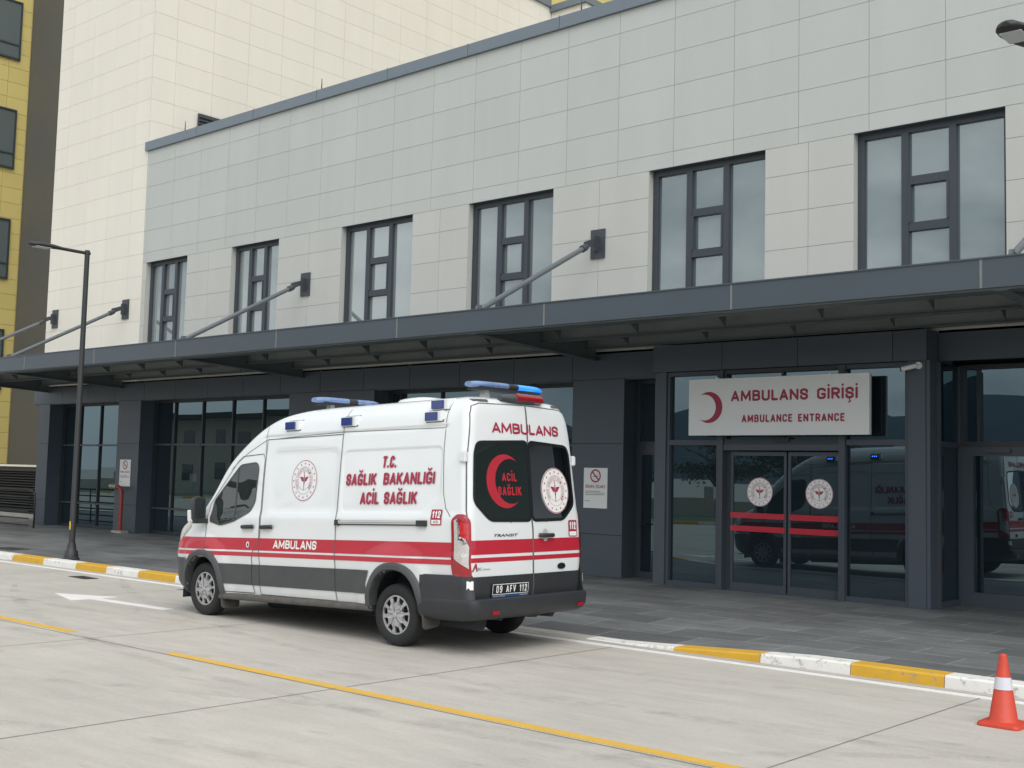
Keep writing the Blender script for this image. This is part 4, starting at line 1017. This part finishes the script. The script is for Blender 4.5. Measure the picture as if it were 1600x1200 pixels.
    st = MB(); st.prism(rp([(sg*.90, .23), (sg*1.025, .245), (sg*1.03, .29), (sg*1.0, .325), (sg*.90, .325)], .02), lambda a, b, h: V(h, a, b), .40, 3.34)
    st.build('side_step', m_mud, av, smooth=True, sharp=40)
    # aluminium sliding-door rail
    if 1:
        rl = MB()
        for q0, q1, o_ in ((1.252, 1.266, .030), (1.270, 1.290, .034)): rl.prism([(2.80, q0), (4.20, q0), (4.20, q1), (2.80, q1)], lambda a, b, h: sf(a, b, h), .001, o_)
        rl.prism([(2.80, 1.236), (4.20, 1.236), (4.20, 1.2915), (2.80, 1.2915)], lambda a, b, h: sf(a, b, h), .0, .012, 1)
        rlo = rl.build('door_rail', [m_chrome, m_vsm], av)
        e_ = MB()
        for q0, q1 in ((2.755, 2.82), (4.16, 4.305)): e_.prism([(q0, 1.230), (q1, 1.230), (q1, 1.298), (q0, 1.298)], lambda a, b, h: sf(a, b, h), .0, .037)
        e_.build('rail_end', m_black, rlo)
    # lettering
    mx = (lambda a: a) if sf is near else None
    def tx(fs_, nm_, m2, off=.010, c=None):
        if sf is far: fs_ = [[(2*c-a, b) for a, b in f] for f in fs_]
        put(fs_, lambda a, b: sf(a, b, off), nm_, m2, av)
    cc_ = 3.61
    tx(stroke2d('T.C.', (3.49, 3.73, 1.905, 2.045), .22, .12, gap=.07), 'side_lettering', m_red, c=cc_)
    tx(stroke2d('SAĞLIK', (2.87, 3.405, 1.705, 1.848), .22, .06, gap=.075), 'side_lettering', m_red, c=cc_)
    tx(stroke2d('BAKANLIĞI', (3.525, 4.375, 1.705, 1.848), .22, .06, gap=.075), 'side_lettering', m_red, c=cc_)
    tx(stroke2d('ACİL', (3.14, 3.47, 1.480, 1.625), .22, .04, gap=.075), 'side_lettering', m_red, c=cc_)
    tx(stroke2d('SAĞLIK', (3.555, 4.105, 1.480, 1.625), .22, .04, gap=.075), 'side_lettering', m_red, c=cc_)
    tx(stroke2d('AMBULANS', (1.555, 2.40, .928, 1.035), .2, .08, rows=28, gap=.12), 'stripe_lettering', m_white, .010, c=1.98)
    if sf is near:
        put_emblem('roundel', 2.08, 1.782, .245, lambda a, b, h=0: near(a, b, .006+h), av, disc=True, ry=.258, mats=[m_van, m_red, m_darktxt])
        put([rp([(4.36, 1.245), (4.53, 1.245), (4.53, 1.42), (4.36, 1.42)], .02)], lambda a, b: near(a, b, .006), 'emergency_sticker', m_red, av, grid=.02)
        put(stroke2d('112', (4.38, 4.51, 1.325, 1.405), .2, rows=20), lambda a, b: near(a, b, .008), 'sticker_number', m_white, av)
        put([[(4.375, 1.258), (4.515, 1.258), (4.515, 1.305), (4.375, 1.305)]], lambda a, b: near(a, b, .008), 'sticker_field', m_white, av, grid=.02)
        put(text2d('ACİL', (4.405, 4.485, 1.27, 1.295), .02), lambda a, b: near(a, b, .0095), 'sticker_lettering', m_red, av)
        put(disc2d(1.025, .965, .030, 16)and[disc2d(1.025, .968, .033, 18, .04)], lambda a, b: near(a, b, .009), 'lock_cap', m_van, fd)
        put([disc2d(1.028, .966, .016, 14, .022)], lambda a, b: near(a, b, .0105), 'lock_cap', m_plate_b, fd)
    # blue lamps along the roof edge
    for s0, u0 in ((1.66, 2.43), (2.745, 2.432), (4.195, 2.42), (4.25, 2.555)):
        tb = half(s0+.1, u0+.05); sg = -1 if sf is near else 1
        hb = MB(); t0 = .84 if u0 < 2.5 else .76
        out_ = sg*(Wt(u0)+.035); out2 = sg*(Wt(u0+.11)+.075)
        vv = [V(s0-.012, sg*t0, u0-.012), V(s0+.265, sg*t0, u0-.012), V(s0+.265, sg*t0, u0+.125), V(s0-.012, sg*t0, u0+.125),
              V(s0-.006, out_, u0-.006), V(s0+.24, out_, u0-.006), V(s0+.24, out_, u0+.112), V(s0-.006, out_, u0+.112)]
        hb.add(vv, [(0, 1, 2, 3), (4, 5, 6, 7), (0, 1, 5, 4), (1, 2, 6, 5), (2, 3, 7, 6), (3, 0, 4, 7)])
        ho = hb.build('lamp_housing', m_van, av, bevel=.006)
        gk = MB(); gt = sg*(half(s0+.1, u0-.014)+.004); g2 = sg*(half(s0+.1, u0+.127)+.004)
        gk.add([V(s0-.018, gt, u0-.014), V(s0+.268, gt, u0-.014), V(s0+.268, g2, u0+.127), V(s0-.018, g2, u0+.127), V(s0-.018, gt*.9, u0-.014), V(s0+.268, gt*.9, u0-.014), V(s0+.268, g2*.9, u0+.127), V(s0-.018, g2*.9, u0+.127)], [(0, 1, 2, 3), (4, 5, 6, 7), (0, 1, 5, 4), (1, 2, 6, 5), (2, 3, 7, 6), (3, 0, 4, 7)])
        gk.build('lamp_gasket', m_vsm, ho)
        lb = MB(); lb.add([V(s0, out_, u0), V(s0+.195, out_, u0), V(s0+.195, out_, u0+.105), V(s0, out_, u0+.105), V(s0+.004, out_+sg*.022, u0+.006), V(s0+.19, out_+sg*.022, u0+.006), V(s0+.19, out_+sg*.022, u0+.099), V(s0+.004, out_+sg*.022, u0+.099)],
                          [(0, 1, 2, 3), (4, 5, 6, 7), (0, 1, 5, 4), (1, 2, 6, 5), (2, 3, 7, 6), (3, 0, 4, 7)])
        lo_ = lb.build('blue_lamp', m_blue, ho, bevel=.005)
        if sf is far:
            for k in range(3): MB().add([V(s0+.04+.045*k+a, out_+.0235, u0+.05+b) for a, b in ((0, 0), (.022, 0), (.022, .022), (0, .022))], [(0, 1, 2, 3)]).build('diode', m_diode, lo_, recalc=False)
    # headlamp sliver, front bumper side
    sidepart(rp([(-.82, .98), (-.52, 1.0), (-.25, 1.20), (-.30, 1.27), (-.50, 1.22), (-.78, 1.08)], .03), 'headlight', m_tailw, .008, sides=(sf,), grid=.04)
    sidepart([(-.93, .33), (-.36, .33), (-.36, .765), (-.93, .765)], 'bumper_end', m_vpl, .016, sides=(sf,), grid=.04)
    # mirror
    sg = -1 if sf is near else 1
    mi = MB(); n = 12; rings = []
    for s_, k in ((-.055, .72), (-.02, .95), (.05, 1.0), (.085, .97)):
        rings.append([(s_+.03, sg*(1.145+.095*k*math.copysign(abs(math.cos(q))**.55, math.cos(q))), 1.42+.185*k*math.copysign(abs(math.sin(q))**.55, math.sin(q))) for q in [2*math.pi*i/n*1.0 for i in range(n)]])
    mi.add([V(*p) for r_ in rings for p in r_], [(i*n+j, i*n+(j+1) % n, (i+1)*n+(j+1) % n, (i+1)*n+j) for i in range(3) for j in range(n)]+[tuple(range(n)), tuple(3*n+j for j in range(n))])
    mo = mi.build('mirror', m_black, av, smooth=True, sharp=40)
    gb = MB().prism(rp([(sg*1.075, 1.31), (sg*1.215, 1.31), (sg*1.215, 1.57), (sg*1.075, 1.57)], .03), lambda a, b, h: V(h, a, b), .116, .119)
    gb.build('mirror_glass', m_vgl, mo)
    MB().prism([(sg*.99, 1.235), (sg*1.20, 1.235), (sg*1.18, 1.29), (sg*.99, 1.30)], lambda a, b, h: V(h, a, b), .0, .12).build('mirror_arm', m_black, mo)
    MB().prism(rp([(sg*1.10, 1.24), (sg*1.235, 1.25), (sg*1.245, 1.42), (sg*1.10, 1.40)], .03), lambda a, b, h: V(h, a, b), -.05, .045).build('mirror_cover', m_van, mo, bevel=.01)
    # flaps
    MB().prism(rp([(sg*1.04, .33), (sg*.74, .33), (sg*.74, .12), (sg*1.02, .12)], .05), lambda a, b, h: V(h, a, b), .46, .475).build('mud_flap', m_mud, av)
    MB().prism(rp([(sg*1.03, .40), (sg*.74, .34), (sg*.74, .10), (sg*1.0, .08)], .05), lambda a, b, h: V(h, a, b), 4.22, 4.235).build('mud_flap', m_mud, av)
# windscreen, grille, front bumper
put([rp([(-.80, 1.46), (.80, 1.46), (.72, 2.17), (-.72, 2.17)], .08)], lambda a, b: front(a, b, .006), 'windscreen', m_vgl, av, grid=.08, smooth=True)
put([[(-.8, .33), (.8, .33), (.8, .74), (-.8, .74)]], lambda a, b: front(a, b, .014), 'front_bumper', m_vpl, av, grid=.08, smooth=True)
put([rp([(-.45, .80), (.45, .80), (.5, 1.03), (-.5, 1.03)], .06)], lambda a, b: front(a, b, .008), 'grille', m_black, av, grid=.08, smooth=True)

# wheels
def wheel(x, y, sg):
    t = bpy.data.objects.new('wheel', None); col.objects.link(t); t.parent = av; t.location = Vector((x, y, .355))-av.location
    P = lambda r, a, w_: (x+r*math.cos(a), y+sg*w_, .355+r*math.sin(a))
    n = 48; prof = [(.205, .02), (.215, .085), (.25, .108), (.30, .112), (.335, .10), (.350, .075), (.355, .04), (.355, -.04), (.350, -.075), (.335, -.10), (.28, -.11), (.205, -.09)]
    ty = MB(); ty.add([P(r, 2*math.pi*k/n, w_) for r, w_ in prof for k in range(n)], [(i*n+k, i*n+(k+1) % n, (i+1)*n+(k+1) % n, (i+1)*n+k) for i in range(len(prof)-1) for k in range(n)])
    ty.build('tyre', m_tyre, t, smooth=True, sharp=50)
    bk = MB(); bk.add([P(.212, 2*math.pi*k/n, .045) for k in range(n)], [tuple(range(n))]); bk.build('rim', m_hubd, t)
    hc = MB(); pr = [(.228, .078), (.222, .092), (.208, .094), (.203, .075)]
    hc.add([P(r, 2*math.pi*k/n, w_) for r, w_ in pr for k in range(n)], [(i*n+k, i*n+(k+1) % n, (i+1)*n+(k+1) % n, (i+1)*n+k) for i in range(3) for k in range(n)])
    # ten spokes flaring out of a five-lobed hub
    NSP = 10; pts = []
    for k in range(NSP):
        a = 2*math.pi*k/NSP+R(9)
        wide = .13 if k % 2 else .085
        pts += [(.125, a-R(13)), (.155, a-wide*.62), (.206, a-wide), (.206, a+wide), (.155, a+wide*.62), (.125, a+R(13))]
    v_ = [P(0, 0, .112)]+[P(r, a, .108 if r < .14 else .10 if r < .18 else .090) for r, a in pts]; v2 = [P(r, a, .07) for r, a in pts]
    N = len(pts); hc.add(v_+v2, [(0, 1+i, 1+(i+1) % N) for i in range(N)]+[(1+i, 1+(i+1) % N, 1+N+(i+1) % N, 1+N+i) for i in range(N)])
    for k in range(5):
        a = 2*math.pi*k/5+R(27)
        q = [P(.03, a-.12, .1135), P(.125, a-.022, .1105), P(.125, a+.022, .1105), P(.03, a+.12, .1135)]; hc.add(q, [(0, 1, 2, 3)], 1)
    hc.add([P(.030, 2*math.pi*k/16, .113) for k in range(16)]+[P(.026, 2*math.pi*k/16, .120) for k in range(16)], [(k, (k+1) % 16, 16+(k+1) % 16, 16+k) for k in range(16)]+[tuple(16+k for k in range(16))])
    hc.build('hubcap', [m_hub, m_hubd], t)
for x in (VX, VX+3.75):
    wheel(x, 9.57, -1); wheel(x, VC*2-9.57, 1)

# rear doors
rl_poly = [(-.985, .44), (.048, .44), (.048, 1.2), (.035, 1.32), (.035, 1.95), (.05, 2.625), (-.72, 2.61), (-.815, 2.575), (-.855, 2.48), (-.935, 1.95), (-.985, 1.3)]
rr_poly = [(.062, .44), (.975, .44), (.975, 1.3), (.93, 1.95), (.845, 2.48), (.80, 2.575), (.70, 2.61), (.064, 2.625), (.049, 1.95), (.049, 1.32), (.062, 1.2)]
rw = {}
for nm, poly in (('l', rl_poly), ('r', rr_poly)):
    d0 = put([poly], lambda a, b: rear(a, b, .004), 'rear_door', m_van, av, grid=.05, smooth=True); rw[nm] = d0
    put(ribbon(poly+[poly[0]], .010), lambda a, b: rear(a, b, .0075), 'door_gap', m_vsm, d0)
RL, RRr = rw['l'], rw['r']
wl_ = rp([(-.80, 2.165), (-.845, 2.06), (-.895, 1.50), (-.66, 1.298), (.030, 1.29), (.030, 2.20)], .07)
wr_ = rp([(.055, 2.20), (.78, 2.165), (.825, 2.06), (.86, 1.47), (.64, 1.298), (.055, 1.29)], .07)
for d0, poly in ((RL, wl_), (RRr, wr_)):
    wo = put([poly], lambda a, b: rear(a, b, .009), 'rear_window', m_vgl, d0, grid=.06, smooth=True)
    put(ribbon(poly+[poly[0]], .035), lambda a, b: rear(a, b, .0105), 'window_band', m_plate_b, wo)
    c0 = -.33 if d0 is RL else .30
    put([[(c0, 1.27), (c0+.02, 1.27), (c0+.02, 1.30), (c0, 1.30)]], lambda a, b: rear(a, b, .012), 'washer_stub', m_black, wo)
    y0, y1 = (-.975, .045) if d0 is RL else (.064, .97)
    put([[(y0, .925), (y1, .925), (y1, 1.08), (y0, 1.08)], [(y0, .84), (y1, .84), (y1, .89), (y0, .89)]], lambda a, b: rear(a, b, .007), 'red_stripe', m_vred, d0, grid=.05)
    put([[(y0, .445), (y1, .445), (y1, .685), (y0, .685)]], lambda a, b: rear(a, b, .012), 'lower_cladding', m_bump, d0, grid=.05)
    # door top air vent slots
    q0 = -.77 if d0 is RL else .62
put([[(q, 2.635), (q+.2, 2.635), (q+.2, 2.662), (q, 2.662)] for q in (-.76, .58)], lambda a, b: rear(a, b, .012), 'roof_slot', m_mud, body, grid=.05)
put(stroke2d('AMBULANS', (-.55, .645, 2.282, 2.405), .215, gap=.12, rows=30), lambda a, b: rear(a, b, .009), 'rear_lettering', m_red, av, grid=.08)
wfilm = mat('window_film_red', (.42, .02, .035), .5)
put(crescent2d(-.385, 1.735, .305, .255, .09, 48, 1), lambda a, b: rear(a, b, .013), 'crescent', wfilm, RL)
put(stroke2d('ACİL', (-.435, -.19, 1.735, 1.83), .22, rows=28), lambda a, b: rear(a, b, .013), 'window_lettering', wfilm, RL)
put(stroke2d('SAĞLIK', (-.515, -.12, 1.575, 1.675), .22, rows=28, gap=.14), lambda a, b: rear(a, b, .013), 'window_lettering', wfilm, RL)
put_emblem('roundel', .505, 1.635, .262, lambda a, b, h=0: rear(a, b, .013+h), RRr, disc=True, ry=.27)
put(text2d('TRANSIT', (-.61, -.21, 1.115, 1.145), .02, .25), lambda a, b: rear(a, b, .009), 'model_lettering', m_black, RL)
put([[(-.95, .745), (-.905, .83), (-.885, .83), (-.87, .745), (-.885, .745), (-.905, .79), (-.93, .745)]], lambda a, b: rear(a, b, .009), 'maker_mark', m_red, RL)
put(text2d('BC', (-.865, -.80, .755, .785), .0), lambda a, b: rear(a, b, .009), 'maker_lettering', m_darktxt, RL)
put(text2d('ambulans', (-.79, -.67, .757, .775), .0), lambda a, b: rear(a, b, .009), 'maker_lettering', m_darktxt, RL)
put([disc2d(.58, .75, .085, 28, .042)], lambda a, b: rear(a, b, .009), 'oval_badge', m_chrome, RRr)
put([disc2d(.58, .75, .078, 28, .036)], lambda a, b: rear(a, b, .0105), 'oval_badge', m_plate_b, RRr)
put([rp([(.735, 1.09), (.905, 1.09), (.905, 1.285), (.735, 1.285)], .02)], lambda a, b: rear(a, b, .009), 'emergency_sticker', m_red, RRr)
put([[(.75, 1.10), (.89, 1.10), (.89, 1.15), (.75, 1.15)]], lambda a, b: rear(a, b, .0105), 'sticker_field', m_white, RRr)
put(stroke2d('112', (.76, .88, 1.175, 1.265), .2, rows=20), lambda a, b: rear(a, b, .0105), 'sticker_number', m_white, RRr)
put([disc2d(.28, 1.12, .05, 20, .075)], lambda a, b: rear(a, b, .008), 'handle_cup', m_chrome, RRr)
MB().tube([rear(.15, 1.118, .02), rear(.17, 1.118, .04), rear(.39, 1.115, .04), rear(.41, 1.115, .02)], .024, 8).build('door_handle', m_black, RRr, smooth=True, sharp=50)
for sg, d0 in ((-1, RL), (1, RRr)):
    for u in (2.0, .95):
        hz = MB(); s0 = Bt(u)-.13; t0 = sg*(Wt(u)-.03)
        vv = [V(s0+a, t0+sg*b, u+c) for c in (-.06, .06) for b in (0, .065) for a in (0, .10)]
        hz.add(vv, [(0, 2, 3, 1), (4, 5, 7, 6), (0, 1, 5, 4), (2, 6, 7, 3), (0, 4, 6, 2), (1, 3, 7, 5)])
        if u > 1.5: hz.build('hinge', m_van, d0, bevel=.012)
# number plate
pn = MB().prism([(-.665, .448), (-.055, .448), (-.055, .598), (-.665, .598)], lambda a, b, h: rear(a, b, h), .02, .032).build('number_plate', m_plate_b, RL)
pf = lambda a, b: rear(a, b, .034)
put(ribbon([(-.655, .482), (-.065, .482), (-.065, .591), (-.655, .591), (-.655, .482)], .007), pf, 'plate_border', m_white, pn)
put(stroke2d('09 AFV 112', (-.60, -.09, .498, .578), .16, rows=26, gap=.22), pf, 'plate_number', m_white, pn)
put([[(-.665, .45), (-.055, .45), (-.055, .474), (-.665, .474)]], pf, 'plate_strip', m_pblue, pn)
put(text2d('ACİL SAĞLIK', (-.64, -.45, .455, .468), .0), lambda a, b: rear(a, b, .0355), 'strip_lettering', m_white, pn)
put(text2d('AMBULANS', (-.21, -.07, .455, .468), .0), lambda a, b: rear(a, b, .0355), 'strip_lettering', m_white, pn)
# tail lamps round the corners
for sg in (-1, 1):
    def wf(q, u, off=0.): 
        p = wrap(q, u, off); return p if sg < 0 else (p[0], 2*VC-p[1], p[2])
    outl = rp([(-.10, .715), (.105, .69), (.105, 1.29), (.06, 1.355), (-.03, 1.355), (-.10, 1.30)], .03)
    tl = decal([outl], lambda a, b: wf(a, b, .022), .03).build('tail_light', m_tail, av, smooth=True, recalc=False)
    decal(ribbon(outl+[outl[0]], .028, .03), lambda a, b: wf(a, b, .0235)).build('lamp_edge', m_tail, tl, recalc=False)
    clear = [(-.071, 1.30), (-.071, .885), (.011, .839), (.097, .775), (.097, 1.015), (-.018, 1.095), (-.026, 1.32)]
    decal([clear], lambda a, b: wf(a, b, .0245), .025).build('clear_lens', m_tailw, tl, smooth=True, recalc=False)
    decal([disc2d(.055, .93, .03, 16)], lambda a, b: wf(a, b, .027)).build('reverse_bulb', m_chrome, tl, recalc=False)
    decal([[(.01, 1.13), (.095, 1.08), (.095, 1.26), (.01, 1.29)]], lambda a, b: wf(a, b, .0262), .025).build('brake_lens', mat('brake_lens_red', (.55, .01, .02), .2, coat=1, var=.3, scale=30), tl, recalc=False)
    decal([rp([(-.11, .70), (.0, .685), (.0, .715), (-.11, .73)], .005)], lambda a, b: wf(a, b, .02)).build('lamp_base', m_vpl, tl, recalc=False)
# rear bumper: cladding wraps from the arch round the corner, ledge below the doors
def bpath(w_, e, r, s_start):
    o = [(s_start, w_), (s_start+.12, w_), (s_start+.3, w_), (e-r-.03, w_)]
    for k in range(1, 9):
        a = k/8*math.pi/2; o.append((e-r+r*math.sin(a)-.03, w_-r+r*math.cos(a)))
    for k in range(1, 7):
        t = (w_-r)*(1-k/6); o.append((e-.03*(t/(w_-r))**2, t))
    return o
bu = MB()
levels = [(.20, .93, 4.86, .14), (.22, .98, 4.97, .15), (.25, 1.015, 5.03, .15), (.30, 1.035, 5.055, .14), (.40, 1.045, 5.06, .13), (.435, 1.045, 5.05, .13), (.445, 1.04, 5.03, .13)]
PT = [bpath(w_, e, r, 4.16+max(0, (.45-u))*.1) for u, w_, e, r in levels]; n = len(PT[0])
for sg in (-1, 1):
    bu.add([V(s, sg*t, lv_[0]) for lv_, p in zip(levels, PT) for s, t in p], [(i*n+k, i*n+k+1, (i+1)*n+k+1, (i+1)*n+k) for i in range(len(levels)-1) for k in range(n-1)])
    tp = PT[-1]; bu.add([V(s, sg*t, .445) for s, t in tp]+[V(min(s, 4.93), sg*min(t, .95), .446) for s, t in tp], [(k, k+1, n+k+1, n+k) for k in range(n-1)])
    # upper corner wings
    lv2 = [(.44, 1.042, 5.02, .13), (.58, 1.038, 4.985, .12), (.69, 1.036, 4.97, .11), (.705, 1.03, 4.955, .11)]
    P2 = [bpath(w_, e, r, 4.20)[:11] for u, w_, e, r in lv2]; n2 = 11
    bu.add([V(s, sg*t, l_[0]) for l_, p in zip(lv2, P2) for s, t in p]+[V(4.9, sg*.95, .44), V(4.9, sg*.95, .705)], [(i*n2+k, i*n2+k+1, (i+1)*n2+k+1, (i+1)*n2+k) for i in range(3) for k in range(n2-1)]+[(n2-1, 4*n2, 4*n2+1, 4*n2-1)])
buo = bu.build('rear_bumper', m_bump, av, smooth=True, sharp=35)
for sg, t0 in ((-1, -.69), (1, .83)):
    MB().prism([(t0-.055, .275), (t0+.055, .275), (t0+.055, .315), (t0-.055, .315)], lambda a, b, h: V(5.055-.03*(a/.9)**2+h, a, b), -.01, .012).build('reflector', m_tail, buo)
for sg in (-1, 1):
    mb = MB(); vs_ = []
    for k in range(7):
        a = math.pi/2*(.36+.38*k/6); s = 5.0-.125+.13*math.sin(a)-.03; t = 1.04-.125+.13*math.cos(a); vs_ += [V(s, sg*t, .55+(.02 if k in (1, 2) else 0)), V(s, sg*t, .645-(.012 if k == 3 else 0))]
    mb.add(vs_, [(2*k, 2*k+2, 2*k+3, 2*k+1) for k in range(6)]); mb.build('reflective_patch', m_white, buo, recalc=False)
# roof gear
def lightbar(s0, t0, t1, u0, lit, name_lit):
    n = 14; fr = MB(); L_ = t1-t0
    def sec(t, k, a): 
        return V(s0+.125*k*math.copysign(abs(math.cos(a))**.8, math.cos(a)), t, u0+.05+(.05 if math.sin(a) > 0 else .04)*k**.5*math.copysign(abs(math.sin(a))**.8, math.sin(a)))
    def body_(ta, tb, ks, nm, m_, par):
        mb = MB(); ts = [ta+(tb-ta)*i/(len(ks)-1) for i in range(len(ks))]
        mb.add([sec(t, k, 2*math.pi*j/n) for t, k in zip(ts, ks) for j in range(n)], [(i*n+j, i*n+(j+1) % n, (i+1)*n+(j+1) % n, (i+1)*n+j) for i in range(len(ks)-1) for j in range(n)]+[tuple(range(n)), tuple((len(ks)-1)*n+j for j in range(n))])
        return mb.build(nm, m_, par, smooth=True, sharp=60)
    mid = t0+L_*.46; q = t0+L_*.60
    r0 = body_(t0, mid, [.45, .75, .9, .97, 1, 1, 1, 1], 'light_bar', m_bar, av)
    body_(mid, q, [.96, .96], 'bar_centre', m_black, r0)
    body_(q, t1, [1, 1, 1, 1, .97, .9, .75, .45], 'bar_lens', lit, r0)
    MB().prism([(t0+.1, u0-.003), (t1-.1, u0-.003), (t1-.1, u0+.02), (t0+.1, u0+.02)], lambda a, b, h: V(s0+h, a, b), -.11, .11).build('bar_tray', m_black, r0)
    for t in (t0+.28, t1-.28):
        MB().prism([(t-.05, 2.69), (t+.05, 2.69), (t+.03, u0), (t-.03, u0)], lambda a, b, h: V(s0+h, a, b), -.04, .04).build('bar_foot', m_chrome, r0)
lightbar(4.56, -.62, .64, 2.80, m_barlit, 1)
lightbar(1.80, -.60, .50, 2.785, m_bar, 0)
hb_ = MB(); n = 16
for i in range(5):
    k = [0, .5, .8, .95, 1][i] if 0 else [1, .97, .88, .65, .3][i]; z = [2.70, 2.74, 2.775, 2.80, 2.81][i]
    hb_.v += [V(3.25+.30*k*math.copysign(abs(math.cos(2*math.pi*j/n))**.6, math.cos(2*math.pi*j/n)), .35*k*math.copysign(abs(math.sin(2*math.pi*j/n))**.6, math.sin(2*math.pi*j/n)), z) for j in range(n)]
for i in range(4):
    for j in range(n): hb_.f.append([i*n+j, i*n+(j+1) % n, (i+1)*n+(j+1) % n, (i+1)*n+j]); hb_.mi.append(0)
hb_.f.append([4*n+j for j in range(n)]); hb_.mi.append(0)
hb_.build('roof_vent', m_van, av, smooth=True, sharp=60)
bl = MB(); n = 12; ks = [.5, .85, 1, 1, 1, .85, .5]
for i, k in enumerate(ks):
    t = -.35+.75*i/6
    bl.v += [V(4.80+.085*k*math.cos(2*math.pi*j/n), t, 2.695+.058*k*math.sin(2*math.pi*j/n)) for j in range(n)]
for i in range(6):
    for j in range(n): bl.f.append([i*n+j, i*n+(j+1) % n, (i+1)*n+(j+1) % n, (i+1)*n+j]); bl.mi.append(0)
bl.f += [list(range(n)), [6*n+j for j in range(n)]]; bl.mi += [0, 0]
blo = bl.build('brake_light', m_vpl, av, smooth=True, sharp=60)
MB().tube([V(4.835, -.12, 2.705), V(4.835, .34, 2.705)], [.056, .050], 12).build('brake_lens', m_tail, blo, smooth=True, sharp=60)

# ------------------------------------------------------------------ across the road (seen in the glazing)
hl = MB(); pts = []
NH = 80
for i in range(NH+1):
    x = -2600+4200*i/NH; h = 135+42*math.sin(i*.21+1)+30*math.sin(i*.53)+12*math.sin(i*1.31)
    pts.append((x, h))
for i, (x, h) in enumerate(pts): hl.v += [(x, -1500, -1), (x, -1750, h*.55), (x, -2100, h), (x, -2600, -1)]
for i in range(NH):
    for j in range(3): hl.f.append([4*i+j, 4*i+4+j, 4*i+5+j, 4*i+1+j]); hl.mi.append(0)
tag(hl.build('hills', m_hill, smooth=True), kind='structure')
tag(MB().box(-140, 40, -16, -9, 0, .11).build('verge', m_grass), kind='structure')
gw = MB(); gw.box(-140, 40, -16.4, -16.2, 0, 1.0)
for x in range(-140, 41, 6): gw.box(x-.25, x+.25, -16.5, -16.1, 0, 1.6)
tag(gw.build('boundary_wall', m_wallw), 'low pale boundary wall across the road, seen only mirrored in the dark glazing', 'wall')
ok = MB()
for i in range(90): ok.box(-140+2*i+.01, -140+2*i+1.99, -9.0, -8.8, 0, .13, i % 2)
tag(ok.build('far_kerb', [m_kw, m_ky]), kind='structure')
def tree(x, y, h, r, label, seed):
    rr_ = random.Random(seed); t = thing('tree', label, 'tree', (x, y, 0), 'trees across the road')
    tk = MB().tube([(x, y, 0), (x+.1, y, h*.3), (x-.1, y+.1, h*.6), (x, y, h*.85)], [.22, .17, .11, .03], 8)
    for k in range(6):
        a = rr_.random()*6.28; tk.tube([(x, y, h*(.3+.07*k)), (x+r*.4*math.cos(a), y+r*.4*math.sin(a), h*(.5+.06*k)), (x+r*.75*math.cos(a), y+r*.75*math.sin(a), h*(.6+.06*k))], [.08, .05, .02], 6)
    tk.build('trunk', m_bark, t, smooth=True)
    lf = MB(); cl = [(rr_.uniform(-1, 1), rr_.uniform(-1, 1), rr_.uniform(-1, 1)) for _ in range(26)]
    cl = [c for c in cl if c[0]**2+c[1]**2+c[2]**2 < 1.3]
    for c in cl:
        for _ in range(130):
            g = Vector((rr_.gauss(0, .19), rr_.gauss(0, .19), rr_.gauss(0, .15)))
            p = Vector((x+(c[0]*.8+g.x)*r, y+(c[1]*.8+g.y)*r, h*.66+(c[2]*.8+g.z)*h*.34))
            a = Vector((rr_.gauss(0, 1), rr_.gauss(0, 1), rr_.gauss(0, 1))).normalized(); b = a.orthogonal().normalized(); sz = rr_.uniform(.10, .22)
            lf.add([p-a*sz, p+b*sz*.5, p+a*sz, p-b*sz*.5], [(0, 1, 2, 3)])
    lf.build('crown', m_leaf, t, recalc=False)
for i, (x, y, h, r) in enumerate([(-40, -40, 4.6, 3), (-48, -43, 5, 3.4), (-57, -41, 4.4, 3), (-66, -44, 5.2, 3.4), (-30, -42, 4.4, 3), (-22, -45, 5.6, 3), (-76, -42, 5, 3.2)]):
    tree(x, y, h, r, 'leafy tree across the road, seen only mirrored in the dark glazing', i+3)
hs = thing('roadside_house', 'flat roofed house across the road, seen only mirrored in the glazing left of the ambulance', 'house', (-84, -24, 0))
MB().box(-96, -72, -32, -22, 0, 6.4).build('wall', m_house, hs)
MB().box(-98, -69, -34, -20.5, 6.4, 6.8).build('roof', m_roof, hs)
for z in (1.0, 4.0):
    for x in (-94, -90, -86, -82, -78, -74.5): MB().box(x, x+1.5, -22, -21.95, z, z+1.4).build('window', m_vgl, hs)
